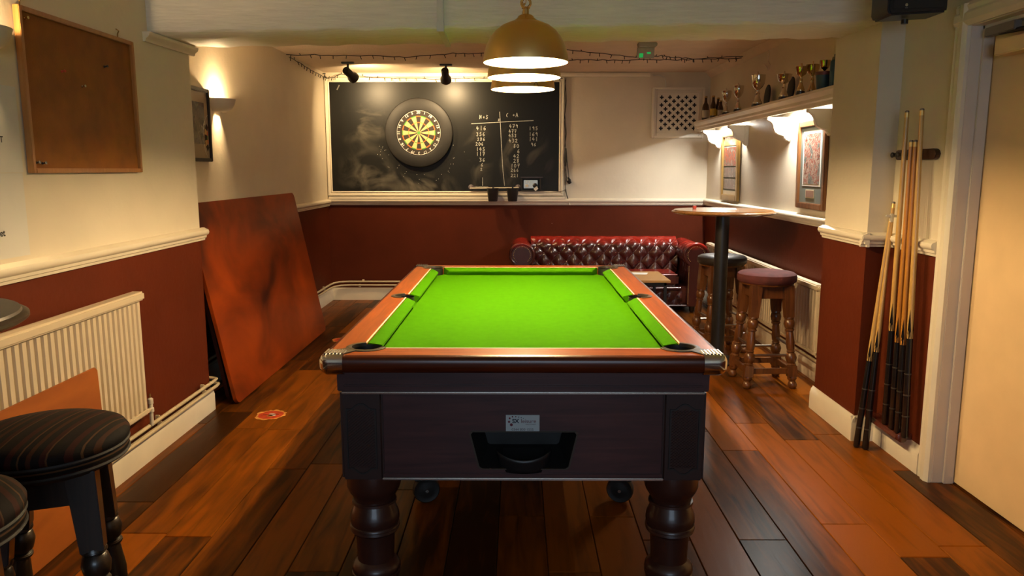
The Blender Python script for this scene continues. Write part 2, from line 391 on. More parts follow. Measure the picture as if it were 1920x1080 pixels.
def text_mb(body, size, fn, depth=.001, bold=0.0, align='CENTER'):
    """lettering as a thin solid; fn(a, b, d) maps text plane to world"""
    cu = bpy.data.curves.new('t', 'FONT'); cu.body = body; cu.size = size; cu.align_x = align; cu.align_y = 'CENTER'; cu.offset = bold; cu.resolution_u = 3
    ob = bpy.data.objects.new('t', cu); C.objects.link(ob)
    me = bpy.data.meshes.new_from_object(ob.evaluated_get(bpy.context.evaluated_depsgraph_get()))
    mb = MB()
    mb.add([fn(v.co.x, v.co.y, depth) for v in me.vertices], [tuple(p.vertices) for p in me.polygons])
    bpy.data.objects.remove(ob); bpy.data.curves.remove(cu); bpy.data.meshes.remove(me)
    return mb
def light(name, kind, loc, energy, color=WARM, radius=.03, parent=None, **kw):
    l = bpy.data.lights.new(name, kind); l.energy = energy; l.color = color
    if kind in ('POINT', 'SPOT'): l.shadow_soft_size = radius
    for k, v in kw.items(): setattr(l, k, v)
    o = bpy.data.objects.new(name, l); C.objects.link(o); o.location = loc
    if parent is not None:
        o.parent = parent; o.location = Vector(loc) - parent.location
    return o
def rot_to(d):      # rotation taking +Z to direction d
    return Vector((0, 0, 1)).rotation_difference(Vector(d).normalized()).to_matrix().to_4x4()

# ---------------------------------------------------------------- the room
XL, XLA, XR, XRA, XP = -1.80, -2.01, 1.87, 2.0, 1.755     # left wall, left alcove, right wall, right alcove, pier face
YE, YB, YF = 4.31, 8.15, -2.6
YP0, YP1 = 3.835, 4.37
ZC, ZCA = 2.48, 2.39
fl = struct(MB().box(-2.2, 2.2, YF - .1, YB + .1, -.10, -.012).build('floor', 'floor_base'))
fl.location.z = -.10
rnd = random.Random(3)
pw = .184
def plank_mesh(x0, x1, y0, y1):
    g, c = .0012, .0025
    m = MB()
    a, b, cc, d = x0 + g, x1 - g, y0 + g, y1 - g
    m.add([(a, cc, -.012), (b, cc, -.012), (b, d, -.012), (a, d, -.012), (a, cc, -c), (b, cc, -c), (b, d, -c), (a, d, -c),
           (a + c, cc + c, 0), (b - c, cc + c, 0), (b - c, d - c, 0), (a + c, d - c, 0)],
          [(0, 1, 5, 4), (1, 2, 6, 5), (2, 3, 7, 6), (3, 0, 4, 7), (4, 5, 9, 8), (5, 6, 10, 9), (6, 7, 11, 10), (7, 4, 8, 11), (8, 9, 10, 11)])
    return m
x = 0.663 - pw * 15
while x < 2.14:
    y = YF - rnd.random() * 1.2
    while y < YB:
        L = 1.22
        y0, y1 = max(y, YF), min(y + L, YB)
        xa, xb = max(x, -2.14), min(x + pw, 2.14)
        if y1 - y0 > .03 and xb - xa > .03:
            plank_mesh(xa, xb, y0, y1).build('plank', 'plank', fl, angle=20)
        y += L
    x += pw

def wall(name, x0, x1, y0, y1, z0, z1, m='wall'):
    return struct(MB().box(x0, x1, y0, y1, z0, z1).build(name, m))
wall('wall_left', -2.2, XL, YF, YE, 0, ZC)
wall('wall_left_alcove', -2.2, XLA, YE, YB, 0, ZC)
wall('wall_back', -2.2, 2.2, YB, YB + .15, 0, ZC, 'wallspeck')
wall('wall_right_alcove', XRA, 2.2, YP1, YB, 0, ZC)
wall('wall_right_pier', XP, 2.2, YP0, YP1, 0, ZC)
DJ0, DJ1, DTOP = 2.42, 3.285, 1.985      # door opening in the right wall
wall('wall_right', XR, 2.2, DJ1, YP0, 0, ZC)
wall('wall_right_over_door', XR, 2.2, DJ0, DJ1, DTOP, ZC)
wall('wall_right_near', XR, 2.2, YF, DJ0, 0, ZC)
m = MB(); m.prism([(-2.2, 0), (2.2, 0), (2.2, ZC), (-2.2, ZC)], lambda a, b, d: (a, d, b), YF - .1, YF, [[(-.95, .95), (-.95, 2.15), (1.35, 2.15), (1.35, .95)]])
struct(m.build('wall_front', 'wall'))
wn = struct(MB().prism([(-.95, .95), (1.35, .95), (1.35, 2.15), (-.95, 2.15)], lambda a, b, d: (a, d, b), YF - .08, YF - .03,
      [[(-.88, 1.02), (-.88, 2.08), (.16, 2.08), (.16, 1.02)], [(.24, 1.02), (.24, 2.08), (1.28, 2.08), (1.28, 1.02)]]).build('window_1', 'trim'))
for px0 in (-.88, .24): MB().box(px0, px0 + 1.04, YF - .058, YF - .052, 1.02, 2.08).build('pane', 'glass', wn)
struct(MB().box(-2.2, 2.2, YF, YP1, ZC, ZC + .1).build('ceiling', 'ceiling'))
struct(MB().box(XLA, XRA, 4.30, YB, ZCA, ZCA + .09).build('ceiling_alcove', 'ceiling'))
# plastered beam, a little lower on the left, underside slightly uneven
bm_ = MB()
def beam_pt(i, j, nx=60):
    xx = -1.815 + (1.765 + 1.815) * i / nx
    zb = 2.054 + (2.098 - 2.054) * (i / nx) + .004 * math.sin(i * 1.3) + .002 * math.sin(i * 3.1)
    return [(xx, 3.842, ZC), (xx, 3.842, zb + .014), (xx, 3.852, zb), (xx, 4.318, zb + .005), (xx, 4.33, zb + .018), (xx, 4.33, ZC)][j]
bm_.grid(lambda u, v: beam_pt(round(u * 60), round(v * 5)), 60, 5)
bo = struct(bm_.build('ceiling_beam', 'beam', angle=60))
# small moulding under the beam on the left wall
def mould(name, prof, p0, p1, n, m='trim', up=Vector((0, 0, 1))):
    """prof (out, z) swept straight from p0 to p1; n points out of the wall"""
    p0, p1, n = Vector(p0), Vector(p1), Vector(n)
    b = MB(); k = len(prof)
    vs = [p + n * o + up * z for p in (p0, p1) for o, z in prof]
    fs = [(i, (i + 1) % k, k + (i + 1) % k, k + i) for i in range(k)] + [tuple(range(k)), tuple(range(2 * k - 1, k - 1, -1))]
    b.add(vs, fs)
    return struct(b.build(name, m))
mould('trim_10', [(0, -.045), (.012, -.045), (.016, -.03), (.03, -.02), (.036, -.004), (.036, .0), (0, .0)], (XL, 3.79, 2.052), (XL, 4.36, 2.062), (1, 0, 0))
DADO = [(0, -.035), (.012, -.035), (.014, -.024), (.022, -.020), (.024, -.008), (.036, .0), (.040, .012), (.036, .024), (.022, .030), (.012, .036), (0, .036)]
SK = [(0, 0), (.020, 0), (.020, .095), (.016, .104), (.014, .116), (.006, .126), (.004, .132), (0, .132)]
ZR = 1.035
mould('trim_1', DADO, (XL, YF, ZR), (XL, YE + .035, ZR), (1, 0, 0))
mould('trim_2', DADO, (XLA, YE, ZR + .012), (XLA, YB, ZR + .012), (1, 0, 0))
mould('trim_3', DADO, (XLA, YB, ZR + .022), (XRA, YB, ZR + .022), (0, -1, 0))
mould('trim_4', DADO, (XRA, YP1, ZR + .022), (XRA, YB, ZR + .022), (-1, 0, 0))
mould('trim_5', DADO, (XP, YP0 - .035, ZR + .015), (XP, YP1, ZR + .015), (-1, 0, 0))
mould('trim_6', DADO, (XP - .035, YP0, ZR + .015), (XR, YP0, ZR + .015), (0, -1, 0))
mould('trim_7', DADO, (XR, DJ1 + .09, ZR + .015), (XR, YP0, ZR + .015), (-1, 0, 0))
mould('baseboard_left', SK, (XL, YF, 0), (XL, YE + .018, 0), (1, 0, 0))
mould('baseboard_left_alcove', SK, (XLA, YE, 0), (XLA, YB, 0), (1, 0, 0))
mould('baseboard_back', SK, (XLA, YB, 0), (XRA, YB, 0), (0, -1, 0))
mould('baseboard_right_alcove', SK, (XRA, YP1, 0), (XRA, YB, 0), (-1, 0, 0))
mould('baseboard_right_pier', SK, (XP, YP0 - .018, 0), (XP, YP1 + .018, 0), (-1, 0, 0))
mould('baseboard_right_pier_front', SK, (XP - .018, YP0, 0), (XR, YP0, 0), (0, -1, 0))
mould('baseboard_right', SK, (XR, DJ1 + .09, 0), (XR, YP0, 0), (-1, 0, 0))
mould('baseboard_right_near', SK, (XR, YF, 0), (XR, DJ0 - .09, 0), (-1, 0, 0))
# ceiling trunking along the back wall, trunking drop to the vent, and along the beam
mould('trim_8', [(0, -.02), (.03, -.02), (.034, -.012), (.034, .012), (.03, .02), (0, .02)], (-1.72, YB, 2.362), (1.37, YB, 2.362), (0, -1, 0))
mould('trim_9', [(0, 0), (0, -.055), (.008, -.052), (.02, -.035), (.04, -.012), (.06, -.006), (.062, 0)], (XRA, YP1, ZCA), (XRA, YB, ZCA), (-1, 0, 0), 'ceiling')
cv = MB().tube([(1.40, YB - .015, 2.36), (1.475, YB - .015, 2.355), (1.52, YB - .015, 2.335), (1.535, YB - .012, 2.29), (1.535, YB - .01, 2.22)], .006, 8).build('vent_cable', 'white_plastic')
tag(cv, 'thin white cable bending down to the square vent', 'cable')
p = on_y(826, 30, 3.84)
tr = thing('cable_trunking', 'white plastic trunking running down the beam and under it', 'trunking', (p.x, 3.83, 2.076))
MB().box(p.x - .016, p.x + .016, 3.820, 3.843, 2.10, ZC).build('trunking_channel', 'white_plastic', tr, .002)
MB().box(p.x - .018, p.x + .018, 3.816, 3.843, 2.055, 2.10).build('trunking_elbow', 'white_plastic', tr, .002)
q = on_y(840, 86, 4.33)
MB().add([(p.x - .014, 3.84, 2.058), (p.x + .014, 3.84, 2.058), (q.x + .014, 4.345, 2.062), (q.x - .014, 4.345, 2.062), (p.x - .014, 3.84, 2.082), (p.x + .014, 3.84, 2.082), (q.x + .014, 4.345, 2.086), (q.x - .014, 4.345, 2.086)],
         [(0, 1, 2, 3), (7, 6, 5, 4), (0, 4, 5, 1), (1, 5, 6, 2), (2, 6, 7, 3), (3, 7, 4, 0)]).build('trunking_channel', 'white_plastic', tr)

# door with its frame and closer
dr = struct(MB().box(1.965, 2.01, DJ0 + .003, DJ1 - .004, .008, DTOP - .004).build('door_1', 'door', bevel=.003))
ARC = [(0, 0), (.0, .095), (.012, .095), (.020, .080), (.016, .062), (.024, .050), (.026, .020), (.020, .008), (.014, 0)]
def arch(name, y, sgn):
    b = MB(); b.prism([(o, yy) for o, yy in ARC], lambda a, bb, d: (XR - a, y + sgn * bb, d), 0, DTOP + .09); return struct(b.build(name, 'trim', angle=18))
arch('trim_11', DJ1, 1); arch('trim_12', DJ0, -1)
b = MB(); b.prism([(o, yy) for o, yy in ARC], lambda a, bb, d: (XR - a, d, DTOP + bb), DJ0 - .09, DJ1 + .09); struct(b.build('trim_13', 'trim', angle=18))
b = MB(); b.box(XR, 2.05, DJ1 - .003, DJ1 + .02, 0, DTOP); b.box(1.918, 1.962, DJ1 - .016, DJ1, 0, DTOP); b.box(XR, 2.05, DJ0 - .02, DJ0 + .003, 0, DTOP); b.box(XR, 2.05, DJ0, DJ1, DTOP - .003, DTOP + .02); b.box(1.918, 1.962, DJ0, DJ1, DTOP - .016, DTOP)
struct(b.build('trim_14', 'frame_lilac', bevel=.002))
cl = MB().box(1.90, 1.965, 2.62, 3.165, 1.845, 1.905).build('door_closer', 'door', dr, .004)
MB().box(1.90, 1.93, 3.05, 3.24, 1.93, 1.965).build('closer_track', 'grey_cap', cl, .003)
MB().tube([(1.915, 2.86, 1.91), (1.915, 2.98, 1.925), (1.915, 3.16, 1.935)], .009, 8).build('closer_arm', 'black', cl)
MB().lathe([(.028, 0), (.028, .02), (.018, .026)], 16, Matrix.Translation((1.93, 2.86, 1.818))).build('closer_knob', 'black', cl)

# ---------------------------------------------------------------- pool table
TX, TY, ZT, ZBED = .018, 3.36, .84, .800
HW, HL = .620, 1.115                   # outer half sizes of the rails
IW, IL = .507, 1.002                   # cushion back line (ivory inlay)
pt = thing('pool_table', 'mahogany pool table with bright green baize and chrome corners', 'pool table', (TX, TY, 0))
RC, RM, DC, DM = .052, .046, .010, -.016   # pocket radii and how far the centres sit inside the inlay line
pockets = []
for sx in (-1, 1):
    for sy in (-1, 1): pockets.append((sx * (IW - DC), sy * (IL - DC), RC))
    pockets.append((sx * (IW - DM), 0, RM))
def arcpts(c, r, a0, a1, n=10): return [(c[0] + r * math.cos(a0 + (a1 - a0) * i / n), c[1] + r * math.sin(a0 + (a1 - a0) * i / n)) for i in range(n + 1)]
ec = math.sqrt(RC ** 2 - DC ** 2)      # reach of a corner pocket along the inlay line
em = math.sqrt(RM ** 2 - DM ** 2)
tc_ = lambda a, b, d: (TX + a, TY + b, d)
diag = (IW - DC + RC * math.cos(PI / 4), IL - DC + RC * math.sin(PI / 4))
beta = math.asin(DC / RC)
IN = .020                               # rounded nose starts this far in
def corner_arc(k):                      # from the diagonal to the short-side line, for the +x,+y corner
    return arcpts((IW - DC, IL - DC), RC, PI / 4, PI - math.asin(DC / RC), 8)
# end rails (front/back)
for sy in (-1, 1):
    arc = corner_arc(0)
    right = [(a, sy * b) for a, b in arc]; left = [(-a, sy * b) for a, b in reversed(arc)]
    poly = [(-(HW - IN), sy * (HL - IN)), ((HW - IN), sy * (HL - IN))] + right + left
    MB().prism(poly, tc_, ZT - .045, ZT).build('end_rail', 'rail_x', pt)
for sx in (-1, 1):
    arc = [(b, a) for a, b in arcpts((IL - DC, IW - DC), RC, PI / 4, PI - math.asin(DC / RC), 8)]     # mirrored: diagonal -> long-side line
    am = math.asin(-DM / RM)
    mid = arcpts((IW - DM, 0), RM, PI - math.acos(-DM / RM) if False else math.atan2(em, DM), -math.atan2(em, DM), 12)
    top = [(a, b) for a, b in arc]; bot = [(a, -b) for a, b in reversed(arc)]
    poly = [(HW - IN, -(HL - IN)), (HW - IN, HL - IN)] + top + mid + bot
    MB().prism([(sx * a, b) for a, b in poly], tc_, ZT - .045, ZT).build('side_rail', 'rail_y', pt)
# rounded outer nose of the rails, one length per side
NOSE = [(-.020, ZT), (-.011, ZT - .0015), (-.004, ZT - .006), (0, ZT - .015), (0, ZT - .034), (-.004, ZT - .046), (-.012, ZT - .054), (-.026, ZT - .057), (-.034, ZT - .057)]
def nose(side):
    b = MB(); vs = []
    for o, z in NOSE:
        w_, l_ = HW + o, HL + o
        c_w, c_l = HW - .05, HL - .05      # the chrome castings cover the corners
        e = {'f': [(-c_w, -l_), (c_w, -l_)], 'b': [(c_w, l_), (-c_w, l_)], 'l': [(-w_, c_l), (-w_, -c_l)], 'r': [(w_, -c_l), (w_, c_l)]}[side]
        vs += [(TX + e[0][0], TY + e[0][1], z), (TX + e[1][0], TY + e[1][1], z)]
    b.add(vs, [(2 * i, 2 * i + 1, 2 * i + 3, 2 * i + 2) for i in range(len(NOSE) - 1)])
    return b
for sd in 'fblr': nose(sd).build('rail_nose', 'shaded_nose_x' if sd in 'fb' else 'shaded_nose_y', pt)
# bed
bed = []
for (sx, sy) in ((-1, -1), (1, -1), (1, 1), (-1, 1)):
    c = (sx * (IW - DC), sy * (IL - DC))
    base = arcpts((IW - DC, IL - DC), RC, PI - beta + 0, PI * 1.5 + beta, 10)     # +,+ corner, from short-side line to long-side line through the inside
    seq = [(sx * a, sy * b_) for a, b_ in base]
    if sx * sy < 0: pass
    # walk counter-clockwise: (-,-) arrives along left side, leaves along front
    order = {(-1, -1): True, (1, -1): False, (1, 1): True, (-1, 1): False}[(sx, sy)]
    if order: seq = list(reversed(seq))
    bed += seq
    if (sx, sy) == (1, -1): bed += arcpts((IW - DM, 0), RM, math.atan2(-em, DM) if DM > 0 else -math.acos(DM / RM), -2 * PI + math.acos(DM / RM), 10)
    if (sx, sy) == (-1, 1): bed += [(-a, -b_) for a, b_ in arcpts((IW - DM, 0), RM, -math.acos(DM / RM), -2 * PI + math.acos(DM / RM), 10)]
MB().prism(bed, tc_, ZBED - .02, ZBED).build('bed', 'baize', pt)
# cushions
CP = [(0, ZT - .001), (.006, ZT - .0005), (.040, ZT - .0125), (.0455, ZT - .017), (.044, ZT - .022), (.030, ZBED), (0, ZBED)]
def cushion(p0, p1, n, c0, c1):
    p0, p1, n = Vector(p0 + (0,)), Vector(p1 + (0,)), Vector(n + (0,)); t = (p1 - p0).normalized(); k = len(CP)
    vs = []
    for q, sg, cc in ((p0, 1, c0), (p1, -1, c1)):
        for o, z in CP: vs.append(Vector((TX, TY, z)) + q + n * o + t * (sg * (cc * o + .25 * o * o / .045)))
    MB().add(vs, [(i, (i + 1) % k, k + (i + 1) % k, k + i) for i in range(k)] + [tuple(range(k)), tuple(range(2 * k - 1, k - 1, -1))]).build('cushion', 'baize', pt, .0025)
gc = ec + DC + .002; gm = em + .002
for sy in (-1, 1): cushion((-(IW - gc), sy * IL), (IW - gc, sy * IL), (0, -sy), .55, .55)
for sx in (-1, 1):
    cushion((sx * IW, -(IL - gc)), (sx * IW, -gm), (-sx, 0), .55, .35)
    cushion((sx * IW, gm), (sx * IW, IL - gc), (-sx, 0), .35, .55)
# ivory inlay strips
for sy in (-1, 1): MB().box(TX - (IW - gc), TX + IW - gc, TY + sy * (IL + .0035) - .0028, TY + sy * (IL + .0035) + .0028, ZT - .006, ZT + .0008).build('inlay', 'ivory', pt)
for sx in (-1, 1):
    for sy in (-1, 1):
        y0, y1 = sorted((TY + sy * gm, TY + sy * (IL - gc)))
        MB().box(TX + sx * (IW + .0035) - .0028, TX + sx * (IW + .0035) + .0028, y0, y1, ZT - .006, ZT + .0008).build('inlay', 'ivory', pt)
# pale edge line on the long rails' outer lip, pockets with their lips
for sx in (-1, 1):
    for sy in (-1, 0, 1):
        if sy: c, r = (sx * (IW - DC), sy * (IL - DC)), RC
        else: c, r = (sx * (IW - DM), 0), RM
        pk = MB().lathe([(r - .001, ZT - .003), (r - .003, ZT - .03), (r - .008, ZT - .10), (0.0001, ZT - .11)], 24, Matrix.Translation((TX + c[0], TY + c[1], 0)), cap=False).build('pocket', 'black_rubber', pt)
        mid_a = math.atan2(sy, sx); span = 2.15 if sy else 1.5
        ring = [(TX + c[0] + (r + .001) * math.cos(mid_a + span * (i / 16 * 2 - 1)), TY + c[1] + (r + .001) * math.sin(mid_a + span * (i / 16 * 2 - 1))) for i in range(17)]
        b = MB(); vs = []
        for i, (px_, py_) in enumerate(ring):
            d = Vector((px_ - TX - c[0], py_ - TY - c[1])).normalized()
            for o, z in ((-.006, ZT - .008), (-.005, ZT + .003), (.004, ZT + .0045), (.012, ZT + .002), (.012, ZT - .002)): vs.append((px_ + d.x * o, py_ + d.y * o, z))
        b.add(vs, [(i * 5 + k, i * 5 + (k + 1) % 5, i * 5 + 5 + (k + 1) % 5, i * 5 + 5 + k) for i in range(16) for k in range(5)] + [tuple(range(5)), tuple(range(84, 79, -1))])
        b.build('pocket_lip', 'pocket_lip', pk)
        if sy:      # chrome corner casting
            b = MB(); rr = .028; n_arc = 6; ln = .072
            path = [(HW - ln, HL)] + [(HW - rr + rr * math.cos(PI / 2 - PI / 2 * i / n_arc), HL - rr + rr * math.sin(PI / 2 - PI / 2 * i / n_arc)) for i in range(n_arc + 1)] + [(HW, HL - ln)]
            nrm = [(0, 1)] + [(math.cos(PI / 2 - PI / 2 * i / n_arc), math.sin(PI / 2 - PI / 2 * i / n_arc)) for i in range(n_arc + 1)] + [(1, 0)]
            PR = [(-.024, ZT + .004), (-.010, ZT + .003), (-.001, ZT - .004), (.004, ZT - .015), (.004, ZT - .038), (-.002, ZT - .052), (-.012, ZT - .060), (-.03, ZT - .061)]
            k = len(PR)
            vs = [(TX + sx * (a + nx * o), TY + sy * (bb + ny * o), z) for (a, bb), (nx, ny) in zip(path, nrm) for o, z in PR]
            b.add(vs, [(i * k + j, i * k + j + 1, (i + 1) * k + j + 1, (i + 1) * k + j) for i in range(len(path) - 1) for j in range(k - 1)])
            cc = b.build('corner_cap', 'chrome', pt)
            tip = (IW - DC + (RC + .012) * .7071, IL - DC + (RC + .012) * .7071)
            top = [(HW - ln, HL - .022), (HW - .03, HL - .022), (HW - .022, HL - .03), (HW - .022, HL - ln), (tip[0] + .012, tip[1] - .022), (tip[0] - .022, tip[1] + .012)]
            MB().prism([(sx * a, sy * bb) for a, bb in top], tc_, ZT - .003, ZT + .0035).build('corner_plate', 'pocket_lip', cc, .001)
            for i in range(6):
                xx = HW - .016 - i * .0108
                ya, yb = HL - .012, HL - .072 + i * .002
                y0, y1 = sorted((TY + sy * ya, TY + sy * yb))
                MB().box(TX + sx * xx - .0034, TX + sx * xx + .0034, y0, y1, ZT + .001, ZT + .0075).build('rib', 'chrome', cc, .0015)
# frieze under the rails, metal strip, cabinet panels
YF0 = TY - HL
fz = .035
for nm, bx in (('frieze', (TX - HW + fz, TX + HW - fz, YF0 + .075, YF0 + .10, .708, .786)), ('frieze', (TX - HW + fz, TX + HW - fz, TY + HL - .10, TY + HL - .075, .708, .786)),
               ('frieze', (TX - HW + fz, TX - HW + fz + .025, YF0 + .10, TY + HL - .10, .708, .786)), ('frieze', (TX + HW - fz - .025, TX + HW - fz, YF0 + .10, TY + HL - .10, .708, .786))):
    MB().box(*bx).build(nm, 'mahog', pt, .003)
MB().box(TX - HW + fz + .02, TX + HW - fz - .02, YF0 + .066, YF0 + .08, .708, .730).build('moulding', 'mahog', pt, .004)
MB().box(TX - HW + fz + .015, TX + HW - fz - .015, YF0 + .062, YF0 + .076, .703, .710).build('metal_strip', 'alu', pt, .002)
ZC0 = .405
CX, CYF, CYB = .585, YF0 + .100, TY + HL - .100
hole = [(-.152, .548), (-.158, .556), (-.152, .563), (.160, .563), (.166, .556), (.160, .548), (.139, .447), (.130, .440), (-.122, .440), (-.131, .447)]
hole = [(-.158, .555), (-.152, .563), (.176, .563), (.182, .555), (.157, .447), (.148, .440), (-.122, .440), (-.131, .447)]
hole = [(a - .009, b) for a, b in hole]
front = MB().prism([(-CX + .13, ZC0 + .02), (CX - .13, ZC0 + .02), (CX - .13, .705), (-CX + .13, .705)], lambda a, b, d: (TX + a, d, b), CYF + .012, CYF + .03, [hole]).build('front_panel', 'mahog', pt)
MB().box(TX - CX + .13, TX + CX - .13, CYF + .006, CYF + .02, ZC0 + .003, ZC0 + .020).build('moulding', 'mahog', pt, .003)
MB().box(TX - CX + .13, TX + CX - .13, CYF + .002, CYF + .012, ZC0 - .003, ZC0 + .005).build('metal_strip', 'alu', pt, .0015)
MB().box(TX - CX + .13, TX + CX - .13, CYB - .03, CYB - .012, ZC0, .705).build('back_panel', 'mahog', pt)
for sx in (-1, 1):
    a, b_ = sorted((TX + sx * (CX - .012), TX + sx * (CX - .03)))
    MB().box(a, b_, CYF + .13, CYB - .13, ZC0, .705).build('side_panel', 'mahog', pt)
MB().box(TX - CX + .03, TX + CX - .03, CYF + .26, CYB - .03, ZC0 + .005, ZC0 + .02).build('underside', 'black_matt', pt)
# corner blocks with an arched chequered inset
ins = []
for i in range(13):
    t = i / 12; a = -.044 + .088 * t
    ins.append((a, .640 + (.018 * math.sin(PI * (t - .18) / .64) if .18 < t < .82 else 0)))
ins += [(a, .446 - (b - .640)) for a, b in reversed(ins)]
for sx in (-1, 1):
    for sy in (-1, 1):
        cx = TX + sx * (CX - .068); y0 = CYF if sy < 0 else CYB - .13
        bl = MB().box(cx - .068, cx + .068, y0, y0 + .13, ZC0 - .003, .703).build('corner_block', 'corner_block', pt, .008, 3)
        if sy < 0:
            fnc = lambda a, b, d: (cx + a, y0 - d, b)
            rim = [(a * 1.09, .543 + (b - .543) * 1.035) for a, b in ins]
            MB().prism(rim, fnc, -.002, .0045, [ins]).build('inset_rim', 'black_rubber', bl)
            MB().prism(ins, fnc, -.002, .0008).build('inset_panel', 'corner_block', bl)
            wv = MB()
            for k in range(-22, 44):     # raised diagonal weave, clipped to the inset
                for sgn in ((1,) if sx < 0 else (1, -1)):
                    pts = []
                    for j in range(41):
                        a = -.041 + .082 * j / 40; b = .440 + k * .0095 + sgn * a * .85
                        if .446 < b < .640: pts.append((a, b))
                    if len(pts) > 3: wv.tube([fnc(pts[0][0], pts[0][1], .001), fnc(pts[-1][0], pts[-1][1], .001)], .0024, 4)
            ob = wv.build('weave', 'corner_block', bl); ob['kind'] = 'stuff'
# ball return
hx0 = [(a * 1.0, b) for a, b in hole]
tray = MB()
n_ = len(hole); zc_ = .50; xc_ = sum(a for a, b in hole) / n_
vs = [(TX + a, CYF + .014, b) for a, b in hole] + [(TX + xc_ + (a - xc_) * .86, CYF + .20, zc_ + (b - zc_) * .8) for a, b in hole]
tray.add(vs, [(i, (i + 1) % n_, n_ + (i + 1) % n_, n_ + i) for i in range(n_)] + [tuple(range(n_, 2 * n_))])
to = tray.build('ball_tray', 'black_rubber', pt)
rimh = [(xc_ + (a - xc_) * 1.035, zc_ + (b - zc_) * 1.06) for a, b in hole]
MB().prism(rimh, lambda a, b, d: (TX + a, d, b), CYF + .008, CYF + .0125, [hole]).build('tray_rim', 'pocket_lip', to)
bas = MB()
def basin(u, v):
    a = -PI + PI * u
    r_ = .075 - .012 * v
    return (TX + xc_ + r_ * 1.25 * math.cos(a), CYF + .045 + r_ * .78 * math.sin(a), .475 - .048 * v + .022 * (abs(math.cos(a)) ** 2) * (1 - v))
bas.grid(basin, 24, 4)
bb_ = bas.build('tray_lip', 'black', to)
sol = bb_.modifiers.new('thick', 'SOLIDIFY'); sol.thickness = .004
MB().box(TX + xc_ - .07, TX + xc_ + .07, CYF + .045, CYF + .15, .450, .458).build('tray_shelf', 'black_rubber', to)
# supplier's plate
a, b_ = on_y(949, 780, CYF), on_y(1011, 811, CYF)
PW, PH = .108, .055; pcx, pcz = (a.x + b_.x) / 2, (a.z + b_.z) / 2
sg = MB().box(pcx - PW / 2, pcx + PW / 2, CYF + .009, CYF + .0125, pcz - PH / 2, pcz + PH / 2).build('label_plate', 'plate', pt)
sg['label'] = 'small silver plate reading SX leisure 0344 800 1555'
def onp(a, b, d): return (pcx + a, CYF + .009 - d, pcz + b)
sgf = lambda u, v: ((u - 905) / 565 * PW, -(v - 225) / 270 * PH)        # plate print layout
def ptxt(s, u, v, size, m, bold=0, al='CENTER', name='lettering'):
    ox, oz = sgf(u, v); text_mb(s, size, lambda a, b, d: onp(ox + a, oz + b, .0006), bold=bold, align=al).build(name, m, sg)
ptxt('SX', 785, 190, .0185, 'navy', .0006)
ptxt('leisure', 1003, 190, .0185, 'plum')
ptxt('masters of the game', 1040, 238, .0040, 'greyprint', .0001)
ptxt('0344 800 1555', 905, 328, .0118, 'greyprint')
for u, v, r_, mm_ in ((715, 248, 25, 'plum'), (676, 200, 19, 'plum'), (686, 143, 16, 'plum'), (733, 116, 13, 'plum'), (788, 116, 11, 'plum'), (838, 122, 9, 'navy'), (880, 130, 8, 'navy'), (917, 143, 6, 'navy')):
    ox, oz = sgf(u, v); rr = r_ / 565 * PW
    MB().prism([(ox + rr * math.cos(2 * PI * i / 14), oz + rr * math.sin(2 * PI * i / 14)) for i in range(14)], onp, 0.0, .0006).build('logo_dot', mm_, sg)
# turned legs
LEG = [(.060, .408), (.088, .400), (.090, .352), (.084, .335), (.076, .322), (.070, .312), (.068, .300), (.074, .298), (.075, .290), (.066, .286), (.072, .270), (.081, .248), (.083, .230), (.080, .215), (.083, .212), (.084, .205), (.080, .202), (.082, .194), (.078, .188), (.066, .180), (.063, .12), (.062, .085), (.070, .078), (.080, .066), (.083, .052), (.080, .044), (.083, .041), (.082, .034), (.075, .030), (.078, .018), (.072, 0)]
for sx in (-1, 1):
    for sy in (-1, 1):
        MB().lathe(LEG[::-1], 36, Matrix.Translation((TX + sx * .502, TY + sy * (HL - .20), 0))).build('leg', 'legwood', pt)
for px_, f_ in ((797, 1), (1165, -1)):
    c = on_z(px_, 950, 0); y = c.y + .05
    fk = MB().box(c.x - .03 * f_ - .02, c.x - .03 * f_ + .02, y - .03, y + .06, .10, ZC0 + .01).build('castor_fork', 'black_matt', pt, .006)
    T = Matrix.Translation((c.x, y, .058)) @ Matrix.Rotation(PI / 2, 4, 'X') @ Matrix.Rotation(.25 * f_, 4, 'Y')
    wh = MB().lathe([(.012, -.022), (.030, -.018), (.040, -.018), (.052, -.020), (.057, -.012), (.057, .012), (.052, .020), (.040, .018), (.030, .018), (.012, .022)], 28, T).build('castor_wheel', 'black_rubber', fk)
    MB().lathe([(.007, -.03), (.007, .03)], 12, T).build('axle', 'alu', wh)

